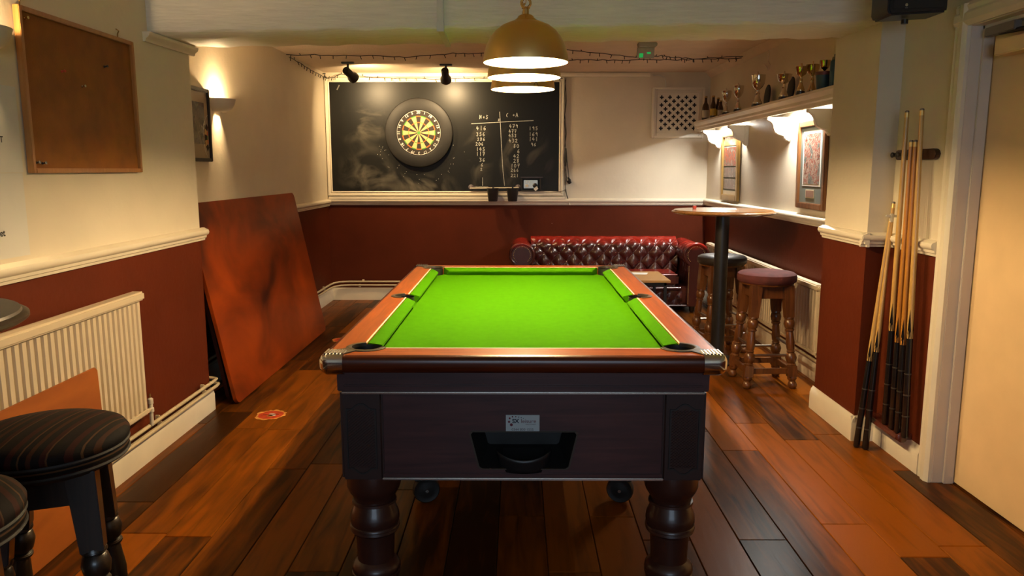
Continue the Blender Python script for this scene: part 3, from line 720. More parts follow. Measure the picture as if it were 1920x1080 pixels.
# ---------------------------------------------------------------- pendants over the table
DOME = [(.161, 0), (.1605, .012), (.157, .035), (.149, .062), (.135, .090), (.115, .115), (.090, .134), (.060, .147), (.038, .152)]
for i, (Yp, yp, lab) in enumerate(((2.97, 118, 'nearest of the three brass dome pendants over the pool table'), (3.45, 148, 'middle of the three brass dome pendants over the pool table'), (3.95, 168, 'farthest brass dome pendant, a wire loop hanging at its rim'))):
    cxp = .031 - .002 * i; z0 = 1.795
    pd = thing('pendant_lamp', lab, 'lamp', (cxp, Yp, z0), 0, 'brass pendants over the pool table')
    T = Matrix.Translation((cxp, Yp, z0))
    sh = MB().lathe(DOME, 56, T, cap=False).lathe([(.161, 0), (.1585, 0)], 56, T, cap=False).build('shade', 'brass', pd)
    MB().lathe([(r - .0025, z + (.001 if k == 0 else -.002)) for k, (r, z) in enumerate(DOME)] + [(.0001, .149)], 56, T, cap=False).build('shade_lining', 'lamp_white', sh)
    MB().lathe([(.043, .146), (.046, .150), (.044, .154), (.034, .160), (.030, .168), (.020, .174), (.0001, .176)], 32, T, cap=False).build('cap', 'brass_bright', pd)
    MB().lathe([(.012, .170), (.012, .195), (.016, .197), (.016, .200), (.006, .204), (.0001, .205)], 20, T, cap=False).build('gallery', 'brass_bright', pd)
    rg = [(cxp + .017 * math.cos(2 * PI * k / 20), Yp, z0 + .216 + .017 * math.sin(2 * PI * k / 20)) for k in range(20)]
    MB().tube(rg, .005, 8, True).build('ring', 'brass_bright', pd)
    ztop = ZC if i < 2 else 2.078
    zz = z0 + .232; k = 0
    lk = [(cxp, Yp, 0)]
    while zz < ztop - .005:
        a = k % 2
        pts = [(cxp + (.008 * math.cos(2 * PI * j / 12) if a else 0), Yp + (0 if a else .008 * math.cos(2 * PI * j / 12)), zz + .014 + .016 * math.sin(2 * PI * j / 12)) for j in range(12)]
        MB().tube(pts, .0022, 6, True).build('chain_link', 'brass_bright', pd); zz += .026; k += 1
    MB().lathe([(.012, .108), (.016, .112), (.016, .138), (.012, .148)], 16, T).build('bulb_holder', 'lamp_white', pd)
    MB().ball((cxp, Yp, z0 + .090), .026, 16, 10).build('bulb', 'bulb', pd)
    light('pendant_light', 'POINT', (cxp, Yp, z0 + .046), P_PEND, WARM, .022, pd)
    if i == 2:
        pts = [(cxp + .062 + .010 * math.cos(2 * PI * j / 18), Yp - .166, z0 - .006 + .024 * math.sin(2 * PI * j / 18)) for j in range(18)]
        MB().tube(pts, .0012, 5, True).build('wire_loop', 'black', pd)
#@@NEXT
# ---------------------------------------------------------------- left wall: cork board, papers, sconces
cb = thing('cork_board', 'cork notice board in a plain pine frame', 'notice board', (XL, 3.23, 1.385))
y0, y1, z0, z1 = 2.82, 3.645, 1.385, 1.98
MB().box(XL + .004, XL + .012, y0 + .01, y1 - .01, z0 + .01, z1 - .01).build('cork_panel', 'cork', cb)
fw, ft = .018, .026
MB().box(XL + .002, XL + ft, y0, y0 + fw, z0, z1).build('frame_side', 'pine', cb, .002)
MB().box(XL + .002, XL + ft, y1 - fw, y1, z0, z1).build('frame_side', 'pine', cb, .002)
MB().box(XL + .002, XL + ft, y0 + fw, y1 - fw, z0, z0 + fw).build('frame_rail', 'pine', cb, .002)
MB().box(XL + .002, XL + ft, y0 + fw, y1 - fw, z1 - fw, z1).build('frame_rail', 'pine', cb, .002)
for px_, py_, mm_ in ((46, 34, 'brass_bright'), (154, 162, 'alu'), (196, 125, 'black'), (116, 134, 'red'), (68, 305, 'black'), (80, 306, 'black')):
    q = on_x(px_, py_, XL + .014)
    T = Matrix.Translation(q) @ rot_to((1, -.2, .1))
    MB().lathe([(.005, -.002), (.005, .002), (.003, .004), (.003, .011), (.0055, .013), (.0055, .016)], 10, T).build('push_pin', mm_, cb)
for px_ in (37, 221):
    q = on_x(px_, 8 if px_ < 100 else 70, XL + .012)
    MB().tube([(XL + .01, q.y, z1 - .004), (XL + .012, q.y, z1 + .018), (XL + .012, q.y + .012, z1 + .032), (XL + .012, q.y - .01, z1 + .036)], .003, 6).build('hanging_hook', 'goldframe', cb)
pa = thing('paper_sheet', 'upper white paper sheet taped left of the cork board', 'paper', (XL, 2.62, 1.39))
MB().box(XL + .001, XL + .0022, 2.42, 2.795, 1.388, 1.69).build('sheet', 'paper', pa)
pb = thing('paper_sheet', 'lower white paper sheet reaching down to the dado rail', 'paper', (XL, 2.62, 1.09))
MB().box(XL + .001, XL + .0018, 2.42, 2.79, 1.088, 1.386).build('sheet', 'paper', pb)
def wall_text(s, px_, py_, size, par):
    q = on_x(px_, py_, XL + .003)
    text_mb(s, size, lambda a, b, d: (XL + .0026, q.y + a, q.z + b), bold=.0008, align='RIGHT').build('handwriting', 'ink', par)
wall_text('T', 6, 262, .030, pa)
wall_text('et', 10, 437, .034, pb)

def sconce(label, Yc, zc, r, xw, power, bowl_h=.085):
    s = thing('wall_uplighter', label, 'wall light', (xw, Yc, zc), 0, 'plaster wall uplighters')
    prof = [(r * .30, 0), (r * .52, .003), (r * .80, bowl_h * .30), (r * .93, bowl_h * .62), (r, bowl_h), (r - .006, bowl_h), (r * .90, bowl_h * .62), (r * .77, bowl_h * .32), (r * .50, .012), (r * .24, .008)]
    T = Matrix.Translation((xw + .001, Yc, zc))
    MB().lathe(prof, 28, T, -PI / 2, PI / 2).build('bowl', 'plaster_light', s)
    MB().box(xw, xw + .012, Yc - r * .55, Yc + r * .55, zc + .01, zc + bowl_h * .75).build('back_plate', 'plaster_light', s, .003)
    MB().lathe([(.012, -.03), (.014, .0), (.014, .02), (.008, .03)], 12, Matrix.Translation((xw + .042, Yc, zc + .045))).build('lamp_holder', 'lamp_white', s)
    MB().ball((xw + .042, Yc, zc + .078), .014, 12, 8).build('bulb', 'bulb', s)
    light('sconce_light', 'POINT', (xw + .030, Yc, zc + .060), power, WARM, .012, s)
    return s
sconce('half-bowl plaster uplighter beside the framed dartboard picture', 5.20, 1.775, .125, XLA, P_SCONCE)
sconce('half-bowl plaster uplighter cut off by the photo edge, beside the cork board', 2.585, 1.785, .125, XL, P_NEAR, .078)

# framed dartboard picture on the left alcove wall
fp = thing('framed_picture', 'dark framed picture of a dartboard, half hidden by the wall end', 'picture', (XLA, 4.80, 1.45))
y0, y1, z0, z1 = 4.52, 5.04, 1.447, 1.905
MB().box(XLA + .003, XLA + .010, y0 + .01, y1 - .01, z0 + .01, z1 - .01).build('mount', M.setdefault('mount_tan', mat('tan_mount', (.30, .23, .15), .35)), fp)
for bx in ((y0, y0 + .022, z0, z1), (y1 - .022, y1, z0, z1), (y0 + .022, y1 - .022, z0, z0 + .022), (y0 + .022, y1 - .022, z1 - .022, z1)):
    MB().box(XLA + .002, XLA + .024, *bx).build('frame_bar', 'darkframe', fp, .004)
M['art_dark'] = art('picture_print_dark', [(.02, .016, .014), (.10, .075, .06), (.05, .04, .035), (.22, .18, .13)], 7, seed=3)
pr = MB().box(XLA + .009, XLA + .0115, y0 + .075, y1 - .075, z0 + .11, z1 - .09).build('print', 'art_dark', fp)
dcy, dcz, dr_ = 5.075, 1.60, .155
def clipy(poly, y): # keep picture inside the frame opening
    return [(min(a, y), b) for a, b in poly]
M['pic_black'] = M['dart_black']
for k in range(20):
    a0 = 2 * PI * (k - .5) / 20; a1 = 2 * PI * (k + .5) / 20
    for r0, r1, mA, mB in ((.03, .075, 'dart_cream', 'dart_black'), (.078, .088, 'dart_red', 'dart_green'), (.09, .125, 'dart_cream', 'dart_black')):
        poly = [(dcy + r0 * math.cos(a0), dcz + r0 * math.sin(a0)), (dcy + r1 * math.cos(a0), dcz + r1 * math.sin(a0)), (dcy + r1 * math.cos(a1), dcz + r1 * math.sin(a1)), (dcy + r0 * math.cos(a1), dcz + r0 * math.sin(a1))]
        if max(a for a, b in poly) < y1 - .028 and min(b for a, b in poly) > z0 + .03:
            MB().prism(poly, lambda a, b, d: (XLA + d, a, b), .0115, .0122).build('print_segment', mA if k % 2 else mB, pr)
arc_ = [(dcy + dr_ * math.cos(2 * PI * i / 60), dcz + dr_ * math.sin(2 * PI * i / 60)) for i in range(61)]
run = [(XLA + .0125, a, b) for a, b in arc_ if a < y1 - .028 and z0 + .026 < b]
MB().tube(run, .0016, 5).build('print_ring', 'wire_white', pr)

# ---------------------------------------------------------------- radiators
def radiator(name, label, xw, sgn, y0, y1, z0, z1, pitch, ring_end):
    r = thing(name, label, 'radiator', (xw, (y0 + y1) / 2, z0))
    X = lambda o: xw + sgn * o
    def bx(o0, o1, a, b, c, d, nm, par, bev=.004, mm_='rad'):
        xa, xb = sorted((X(o0), X(o1))); return MB().box(xa, xb, a, b, c, d).build(nm, mm_, par, bev)
    bx(.045, .062, y0, y1, z0, z1 - .02, 'panel', r, .006)
    bx(.030, .050, y0 + .02, y1 - .02, z0 + .02, z1 - .03, 'rear_panel', r)
    bx(.025, .085, y0 - .004, y1 + .004, z1 - .040, z1, 'top_grille', r, .008)
    bx(.040, .072, y0, y1, z0, z0 + .03, 'bottom_rail', r, .008)
    for e in (y0 + .12, y1 - .12): bx(0, .04, e - .02, e + .02, z0 + .08, z1 - .08, 'bracket', r)
    n = int((y1 - y0 - .03) / pitch); st = (y1 - y0 - .03) / n
    hw = st * .36
    me = shared(MB().prism([(-hw, 0), (-hw * .72, .010), (hw * .72, .010), (hw, 0)], lambda a, b, d: (sgn * b, a, d), z0 + .032 - z0, z1 - .046 - z0), 'rad')
    for k in range(n): piece('rib', me, r, (sgn * .0615, y0 + .015 + st * (k + .5) - (y0 + y1) / 2, 0))
    if ring_end:
        T = Matrix.Translation((X(.055), y0 - .004, z1 - .022)) @ Matrix.Rotation(PI / 2, 4, 'X')
        MB().lathe([(.018, 0), (.018, .006), (.010, .008), (.008, .012)], 16, T).build('end_plug', 'rad', r)
    return r
r1 = radiator('radiator', 'cream ribbed radiator behind the striped stool', XL, 1, 1.95, 3.45, .262, .845, .040, False)
r2 = radiator('radiator', 'long cream radiator behind the bar stools and high table', XRA, -1, 4.85, 7.74, .195, .665, .050, True)
def valve(par, x, y, z, sx):
    MB().lathe([(.009, -.085), (.009, -.02), (.014, -.018), (.014, .0), (.010, .004), (.010, .02), (.013, .022), (.013, .045), (.008, .05)], 14, Matrix.Translation((x, y, z))).build('valve', 'off_white', par)
    MB().tube([(x, y, z - .005), (x, y - sx * .05, z - .005)], .008, 8).build('valve_tail', 'pipe', par)
valve(r1, XL + .055, 3.49, .275, 1)
b = MB().tube([(XL + .055, 3.49, .33), (XL + .055, 3.49, .345)], .005, 8).build('valve_spindle', 'brass', r1)
valve(r2, XRA - .055, 4.80, .20, -1)
MB().tube([(XRA - .055, 4.80, .12), (XRA - .055, 4.80, .07), (XRA - .05, 4.78, .05), (XRA - .035, 4.76, .02)], .008, 8).build('feed_pipe', 'pipe', r2)

def pipe_run(label, pts, r=.0095):
    t = thing('heating_pipe', label, 'pipe', pts[0])
    MB().tube(pts, r, 10).build('pipe', 'pipe', t)
    return t
def clips(t, pts):
    for (x, y, z, ax) in pts:
        MB().box(x - .012, x + .012, y - .006, y + .006, z - .016, z + .016).build('pipe_clip', 'pipe', t, .003)
pu = pipe_run('upper cream heating pipe above the left skirting board', [(XL + .045, 1.9, .188), (XL + .045, 4.27, .188), (XL + .040, 4.315, .188), (XL + .005, 4.335, .188), (XL - .06, 4.335, .188)])
pl = pipe_run('lower cream heating pipe above the left skirting board', [(XL + .045, 1.9, .150), (XL + .045, 4.30, .150), (XL + .038, 4.345, .150), (XL + .0, 4.362, .150), (XL - .06, 4.362, .150)])
clips(pu, [(XL + .03, 3.60, .188, 0), (XL + .03, 4.14, .188, 0)]); clips(pl, [(XL + .03, 3.62, .150, 0), (XL + .03, 4.16, .150, 0)])
ua = pipe_run('upper cream heating pipe around the back left corner', [(XLA + .04, 4.4, .197), (XLA + .04, 7.92, .197), (XLA + .055, 8.04, .198), (XLA + .10, 8.10, .20), (XLA + .20, YB - .035, .203), (1.9, YB - .035, .203)])
la = pipe_run('lower cream heating pipe around the back left corner', [(XLA + .04, 4.4, .160), (XLA + .04, 7.90, .160), (XLA + .06, 8.03, .160), (XLA + .11, 8.10, .162), (XLA + .22, YB - .035, .164), (1.9, YB - .035, .164)])
clips(ua, [(-1.66, YB - .02, .21, 0), (XLA + .03, 7.7, .197, 0)]); clips(la, [(-1.70, YB - .02, .158, 0), (XLA + .03, 7.74, .160, 0)])
ra = pipe_run('cream heating pipe along the skirting under the long radiator', [(XRA - .04, 4.45, .155), (XRA - .04, 7.95, .155)])

# plywood sheet leaning on the left radiator
ply = MB()
bx0, bx1, ht = XL + .118, XL + .100, .60
T0 = Vector((bx0, 0, .0)); lean = math.atan2(bx0 - bx1, ht)
ply.prism([(2.0, 0), (2.99, 0), (2.99, .595), (2.975, .61), (2.0, .61)], lambda a, b, d: (bx0 - math.sin(lean) * b + math.cos(lean) * (d), a, math.cos(lean) * b + math.sin(lean) * (d) + .001), -.009, 0)
tag(ply.build('plywood_sheet', 'ply', bevel=.002), 'orange-brown plywood sheet leaning against the left radiator', 'board')

# big table-top boards leaning in the left alcove
M['board_red'] = wood('stained_board', (0.035, 0.005, 0.001), (0.34, 0.050, 0.003), 1, .40, 1.6, .03, .01, 0, 1.6, .3, .2)
M['board_dark'] = wood('stained_board_dark', (0.05, 0.010, 0.004), (0.13, 0.025, 0.006), 1, .4, 1.6, .3, .01, 0, 1.6)
def lean_board(name, label, xb, xt, zt, ya, yb, th, m, z0=.0):
    L = math.hypot(xb - xt, zt - z0); an = math.atan2(xb - xt, zt - z0); rr = .045
    poly = []
    for cx_, cy_, a0 in ((yb - rr, L - rr, 0), (ya + rr, L - rr, PI / 2), (ya + rr, rr, PI), (yb - rr, rr, 1.5 * PI)):
        poly += [(cx_ + rr * math.cos(a0 + PI / 2 * i / 6), cy_ + rr * math.sin(a0 + PI / 2 * i / 6)) for i in range(7)]
    b = MB(); b.prism(poly, lambda a, bb, d: (xb - math.sin(an) * bb - math.cos(an) * d, a, z0 + .002 + math.cos(an) * bb - math.sin(an) * d + math.sin(an) * th), 0, th)
    return tag(b.build(name, m, bevel=.003), label, 'board')
lean_board('table_cover_board', 'large red-stained wooden board with rounded corners, front one leaning in the alcove', -1.675, -1.912, 1.195, 4.40, 6.545, .022, 'board_red')
lean_board('table_cover_board', 'second red-stained wooden board tucked behind the large leaning one', -1.745, -1.943, 1.15, 4.47, 6.40, .022, 'board_dark')

# ---------------------------------------------------------------- floor stickers
def sticker(label, cx_, cy_, r):
    t = thing('floor_sticker', label, 'sticker', (cx_, cy_, 0), 0, 'worn round floor stickers')
    g = random.Random(int(cx_ * 1000))
    def blob(rr, n, j): return [(rr * (1 - j * g.random()) * math.cos(2 * PI * i / n), rr * (1 - j * g.random()) * math.sin(2 * PI * i / n)) for i in range(n)]
    f = lambda a, b, d: (cx_ + a, cy_ + b, d)
    MB().prism(blob(r, 40, .22), f, .0002, .0006).build('worn_edge', 'sticker_y', t)
    MB().prism(blob(r * .80, 30, .15), f, .0006, .0010).build('red_disc', 'sticker_r', t)
    for k in range(4):
        a = g.random() * 6.28; q = r * .38 * g.random() + .012
        MB().prism([(q * math.cos(a) + .022 * math.cos(2 * PI * i / 7) * (0.6 + .6 * g.random()), q * math.sin(a) + .012 * math.sin(2 * PI * i / 7)) for i in range(7)], f, .0010, .0013).build('worn_patch', 'paper' if k < 2 else 'sticker_y', t)
    MB().box(cx_ - r * .5, cx_ + r * .45, cy_ + .005, cy_ + .012, .0010, .0014).build('dark_bar', 'ink', t)
M['sticker_y'] = mat('sticker_yellow', (.62, .30, .06), .6, var=.3, vscale=40)
M['sticker_r'] = mat('sticker_red', (.52, .05, .012), .5, var=.3, vscale=30)
q = on_z(508, 778, 0); sticker('worn red and yellow round sticker on the floor before the leaning board', q.x, q.y, .098)
q = on_z(643, 637, 0); sticker('small red floor sticker peeping out beside the pool table far end', q.x, q.y, .098)

# ---------------------------------------------------------------- back wall: chalkboard and what hangs on it
ck = thing('chalkboard', 'large black chalkboard with chalk scores in a cream frame', 'chalkboard', (-.75, YB, 1.09))
BX0, BX1, BZ0, BZ1 = -1.955, .436, 1.168, 2.290
YK = YB - .022
m_, nt, bb = _mat('chalkboard_slate')
tcn = nd(nt, 'ShaderNodeTexCoord'); n1 = nd(nt, 'ShaderNodeTexNoise'); n1.inputs['Scale'].default_value = 2.6; n1.inputs['Detail'].default_value = 8; n1.inputs['Distortion'].default_value = 1.6
n2 = nd(nt, 'ShaderNodeTexNoise'); n2.inputs['Scale'].default_value = 1.1; n2.inputs['Detail'].default_value = 2
nt.links.new(tcn.outputs['Object'], n1.inputs['Vector']); nt.links.new(tcn.outputs['Object'], n2.inputs['Vector'])
def smudge(cx_, cz_, rx, rz):
    mp = nd(nt, 'ShaderNodeMapping'); mp.vector_type = 'TEXTURE'; mp.inputs['Location'].default_value = (cx_ + .75, 0, cz_ - 1.09); mp.inputs['Scale'].default_value = (rx, 10, rz)
    nt.links.new(tcn.outputs['Object'], mp.inputs[0]); gr = nd(nt, 'ShaderNodeTexGradient'); gr.gradient_type = 'SPHERICAL'; nt.links.new(mp.outputs[0], gr.inputs[0]); return gr.outputs['Fac']
acc = None
for s_ in ((-1.60, 1.38, .34, .30), (-1.25, 1.25, .55, .18), (-.42, 1.48, .18, .46), (-.05, 1.55, .16, .40), (.20, 1.55, .20, .40), (-1.60, 1.85, .30, .30), (-.9, 1.22, .35, .16)):
    o_ = smudge(*s_)
    if acc is None: acc = o_
    else:
        a_ = nd(nt, 'ShaderNodeMath', operation='ADD'); nt.links.new(acc, a_.inputs[0]); nt.links.new(o_, a_.inputs[1]); acc = a_.outputs[0]
rr_ = nd(nt, 'ShaderNodeValToRGB'); rr_.color_ramp.elements[0].position = .45; rr_.color_ramp.elements[1].position = .75
nt.links.new(n1.outputs['Fac'], rr_.inputs[0])
mu = nd(nt, 'ShaderNodeMath', operation='MULTIPLY'); nt.links.new(rr_.outputs[0], mu.inputs[0]); nt.links.new(acc, mu.inputs[1])
m3 = nd(nt, 'ShaderNodeMath', operation='MULTIPLY'); m3.inputs[1].default_value = .75; nt.links.new(mu.outputs[0], m3.inputs[0]); m3.use_clamp = True
mx = nd(nt, 'ShaderNodeMix', data_type='RGBA'); nt.links.new(m3.outputs[0], mx.inputs[0]); mx.inputs[6].default_value = (.011, .011, .010, 1); mx.inputs[7].default_value = (.20, .18, .14, 1)
nt.links.new(mx.outputs[2], bb.inputs['Base Color']); bb.inputs['Roughness'].default_value = .40; bb.inputs['Specular IOR Level'].default_value = .2
M['slate'] = m_
MB().box(BX0 - .01, BX1 + .01, YK, YB - .002, BZ0 - .01, BZ1 + .01).build('slate', 'slate', ck)
FR = [(0, .0), (0, .030), (.008, .034), (.014, .026), (.020, .026), (.026, .034), (.040, .036), (.046, .024), (.046, 0)]     # (out from opening, proud of wall)
def fbar(side, wd):
    b = MB(); vs = []
    k = len(FR)
    for e in (0, 1):
        for o, pz in FR:
            o = o * wd / .046
            c = {'b': [(BX0 - o, BZ0 - o), (BX1 + o, BZ0 - o)], 't': [(BX1 + o, BZ1 + o), (BX0 - o, BZ1 + o)], 'l': [(BX0 - o, BZ1 + o), (BX0 - o, BZ0 - o)], 'r': [(BX1 + o, BZ0 - o), (BX1 + o, BZ1 + o)]}[side][e]
            vs.append((c[0], YB - pz, c[1]))
    b.add(vs, [(i, (i + 1) % k, k + (i + 1) % k, k + i) for i in range(k)] + [tuple(range(k)), tuple(range(2 * k - 1, k - 1, -1))])
    b.build('frame_bar', 'trim', ck)
for sd in 'btlr': fbar(sd, .050)
MB().box(BX0 - .045, BX1 + .07, YB - .040, YB, 1.078, 1.112).build('frame_sill', 'trim', ck, .006)
M['chalk_smear'] = mat('chalk_smear', (.040, .037, .030), .8, var=.5, vscale=14)
# chalk handwriting: every line of figures is a part
ST = {'0': [[(.5, 1), (.15, .75), (.1, .35), (.4, 0), (.8, .2), (.9, .65), (.5, 1)]], '1': [[(.5, 1), (.48, 0)]], '2': [[(.1, .8), (.45, 1), (.8, .75), (.5, .4), (.05, .02), (.5, .08), (.95, .0)]],
      '3': [[(.1, .95), (.6, 1), (.75, .75), (.4, .55), (.8, .35), (.6, .02), (.1, .05)]], '4': [[(.45, 1), (.05, .4), (.9, .42)], [(.65, .7), (.6, 0)]], '5': [[(.85, 1), (.3, .97), (.25, .6), (.7, .55), (.8, .2), (.45, 0), (.1, .08)]],
      '6': [[(.75, 1), (.3, .7), (.1, .3), (.4, 0), (.8, .15), (.7, .45), (.2, .4)]], '7': [[(.1, .95), (.9, 1), (.4, 0)], [(.25, .5), (.8, .52)]], '8': [[(.8, .85), (.4, 1), (.2, .75), (.75, .35), (.5, 0), (.15, .2), (.5, .5), (.8, .85)]],
      '9': [[(.8, .75), (.4, 1), (.15, .7), (.5, .5), (.8, .75), (.75, 0)]], 'N': [[(.05, 0), (.15, 1), (.7, .05), (.95, 1)]], 'S': [[(.9, .9), (.4, 1), (.3, .65), (.7, .4), (.5, 0), (.05, .1)]], 'C': [[(.8, 1), (.3, .7), (.15, .25), (.5, 0)]],
      'A': [[(.05, 0), (.5, 1), (.9, 0)], [(.25, .4), (.8, .4)]], '+': [[(.5, .7), (.5, .2)], [(.2, .45), (.8, .45)]], 'x': [[(0, .1), (1, .9)], [(.1, .9), (.9, .1)], [(.5, 1), (.5, 0)]]}
gch = random.Random(5)
def ribbon(mb, pts, wd, yk):
    for (a, b), (c, d) in zip(pts[:-1], pts[1:]):
        yk -= .00001
        t = Vector((c - a, d - b)); 
        if t.length < 1e-6: continue
        t.normalize(); nx, nz = -t.y * wd, t.x * wd
        e = t * wd * .7
        mb.add([(a - e.x + nx, yk, b - e.y + nz), (c + e.x + nx, yk, d + e.y + nz), (c + e.x - nx, yk, d + e.y - nz), (a - e.x - nx, yk, b - e.y - nz)], [(0, 1, 2, 3)])
def chalk_line(s, px_, py_, hpx, m='chalk', step=.75):
    """px_,py_: left foot of the first figure in the photo"""
    q = on_y(px_, py_, YK); sc_ = 8.0 / F_PX; h = hpx * sc_ * .82
    b = MB(); xx = q.x
    for ch in s:
        if ch != ' ':
            for st in ST[ch]: ribbon(b, [(xx + a * h * .62 + gch.uniform(-.03, .03) * h, q.z + c * h + gch.uniform(-.04, .04) * h) for a, c in st], .0024, YK - .0009)
        xx += h * step * 1.22
    b.build('chalk_writing', m, ck)
for s, px_, py_, h in (('N+S', 899, 223, 8), ('416', 893, 244, 9), ('356', 893, 255, 8), ('286', 895, 264, 7), ('206', 892, 273, 7), ('145', 893, 283, 8), ('117', 893, 292, 8), ('36', 899, 303, 8), ('6', 902, 312, 7), ('2', 901, 320, 6),
                       ('C +A', 949, 219, 8), ('479', 955, 240, 8), ('477', 954, 249, 7), ('453', 954, 257, 7), ('432', 954, 267, 8), ('80', 963, 277, 8), ('6', 970, 287, 8), ('42', 963, 296, 8), ('28', 963, 305, 8), ('107', 958, 314, 8), ('266', 958, 322, 7), ('221', 958, 332, 7),
                       ('195', 992, 244, 8), ('169', 992, 255, 8), ('141', 992, 264, 8), ('96', 996, 274, 7), ('x', 934, 227, 5)):
    chalk_line(s, px_, py_, h)
def chalk_path(pts, wd=.0028, m='chalk'):
    b = MB(); ribbon(b, [(on_y(x, y, YK).x, on_y(x, y, YK).z) for x, y in pts], wd, YK - .0007); b.build('chalk_stroke', m, ck)
chalk_path([(884, 232), (938, 229), (1000, 226)]); chalk_path([(937, 210), (938, 229), (940, 270), (943, 320), (946, 348)]); chalk_path([(905, 333), (905, 348)])
chalk_path([(632, 168), (636, 160)], .006, 'chalk_faint'); chalk_path([(889, 350), (915, 350)], .004, 'chalk_faint')
for k in range(34):      # pin-holes and specks round the surround
    a = gch.uniform(PI * 1.05, PI * 1.95); r_ = gch.uniform(.37, .52)
    sx_, sz_ = -1.035 + r_ * math.cos(a), 1.765 + r_ * math.sin(a)
    if sz_ > BZ0 + .02:
        MB().add([(sx_ - .003, YK - .0006, sz_ - .003), (sx_ + .003, YK - .0006, sz_ - .002), (sx_ + .002, YK - .0006, sz_ + .003), (sx_ - .002, YK - .0006, sz_ + .002)], [(0, 1, 2, 3)]).build('dart_hole', 'chalk', ck)

# dartboard in its surround
DCX, DCZ = on_y(785, 249, YB - .07).x, on_y(785, 249, YB - .07).z
db = thing('dartboard', 'dartboard with white number ring inside a thick black surround', 'dartboard', (DCX, YB - .02, DCZ - .355))
Td = Matrix.Translation((DCX, YK, DCZ)) @ Matrix.Rotation(PI / 2, 4, 'X')       # +Z of the lathe points to the room
RB = .231
MB().lathe([(.350, .0), (.356, .006), (.356, .030), (.350, .044), (.338, .050), (RB + .012, .052), (RB + .004, .050), (RB + .002, .045), (RB + .002, 0)], 72, Td).build('surround', 'surround', db)
bd = MB().lathe([(.0001, .0), (RB, .0), (RB, .042), (.0001, .042)], 64, Td, cap=False).build('board', 'dart_black', db)
fd = lambda a, b, d: (DCX + a, YK - d, DCZ + b)
sc2 = RB / .2255
for k in range(20):
    a0, a1 = PI / 2 + 2 * PI * (k - .5) / 20, PI / 2 + 2 * PI * (k + .5) / 20
    for r0, r1, even, odd in ((.0159, .099, 'dart_black', 'dart_cream'), (.099, .107, 'dart_red', 'dart_green'), (.107, .160, 'dart_black', 'dart_cream'), (.160, .170, 'dart_red', 'dart_green')):
        poly = [(r1 * sc2 * math.cos(a0 + (a1 - a0) * i / 3), r1 * sc2 * math.sin(a0 + (a1 - a0) * i / 3)) for i in range(4)] + [(r0 * sc2 * math.cos(a1 - (a1 - a0) * i / 3), r0 * sc2 * math.sin(a1 - (a1 - a0) * i / 3)) for i in range(4)]
        MB().prism(poly, fd, .041, .0428).build('segment', even if k % 2 == 0 else odd, bd)
MB().lathe([(.016 * sc2, .042), (.016 * sc2, .0432), (.0001, .0432)], 20, Td, cap=False).build('bull_ring', 'dart_green', bd)
MB().lathe([(.0064 * sc2, .043), (.0064 * sc2, .0438), (.0001, .0438)], 16, Td, cap=False).build('bullseye', 'dart_green', bd)
MB().tube([fd(.221 * sc2 * math.cos(2 * PI * i / 56), .221 * sc2 * math.sin(2 * PI * i / 56), .045) for i in range(56)], .0022, 6, True).build('number_wire', 'wire_white', bd)
for k, nmb in enumerate((20, 1, 18, 4, 13, 6, 10, 15, 2, 17, 3, 19, 7, 16, 8, 11, 14, 9, 12, 5)):
    an = PI / 2 - 2 * PI * k / 20; ca, sa = math.cos(an - PI / 2), math.sin(an - PI / 2)
    ox, oz = .203 * sc2 * math.cos(an), .203 * sc2 * math.sin(an)
    text_mb(str(nmb), .040, lambda a, b, d: fd(ox + a * ca - b * sa, oz + a * sa + b * ca, .0455), bold=.0010).build('number', 'wire_white', bd)

# cup rail with two cups, socket, plug
ra_ = thing('cup_rail', 'thin rail across the foot of the chalkboard holding two cups', 'rail', (-.25, YB - .06, 1.2))
a, b_ = on_y(881, 353, YB - .06), on_y(973, 352, YB - .06)
MB().tube([(a.x, YB - .05, a.z), (b_.x, YB - .05, b_.z)], .006, 8).build('bar', 'trim', ra_)
for q in (a.x + .01, b_.x - .01):
    MB().lathe([(.028, 0), (.028, .005), (.010, .012), (.006, .03)], 18, Matrix.Translation((q, YK, a.z + .012)) @ Matrix.Rotation(PI / 2, 4, 'X')).build('wall_rose', 'greyprint', ra_)
for px_, lab in ((924, 'black tapered plastic cup hanging left on the chalkboard rail'), (961, 'black tapered plastic cup hanging right on the chalkboard rail, nearer the socket')):
    q = on_y(px_, 353, YB - .12)
    c_ = thing('dart_cup', lab, 'cup', (q.x, YB - .115, q.z - .136), 0, 'black cups on the chalkboard rail')
    Tq = Matrix.Translation((q.x, YB - .115, q.z - .136))
    MB().lathe([(.0001, 0), (.045, 0), (.048, .006), (.063, .136), (.0595, .136), (.045, .010), (.0001, .008)], 32, Tq, cap=False).build('cup', 'black', c_)
    MB().tube([(q.x + .063 * math.cos(2 * PI * i / 24), YB - .115 + .063 * math.sin(2 * PI * i / 24), q.z) for i in range(24)], .0022, 6, True).build('rim', 'black', c_)
    MB().box(q.x - .008, q.x + .008, YB - .06, YB - .045, q.z - .02, q.z + .012).build('hook', 'black', c_)
so = thing('wall_socket', 'brushed double socket in a dark box at the chalkboard corner', 'socket', (.14, YK, 1.18))
a, b_ = on_y(977, 333, YK), on_y(1014, 358, YK)
MB().prism([(a.x, b_.z), (b_.x, b_.z), (b_.x, a.z), (a.x, a.z)], lambda p_, q_, d: (p_, YK - d, q_), 0, .03, [[(a.x + .012, b_.z + .010), (a.x + .012, a.z - .014), (b_.x - .012, a.z - .014), (b_.x - .012, b_.z + .010)]]).build('box', 'black_matt', so)
MB().box(a.x - .005, b_.x + .02, YK - .036, YK, a.z - .004, a.z + .008).build('box_lid', 'darktop', so, .002)
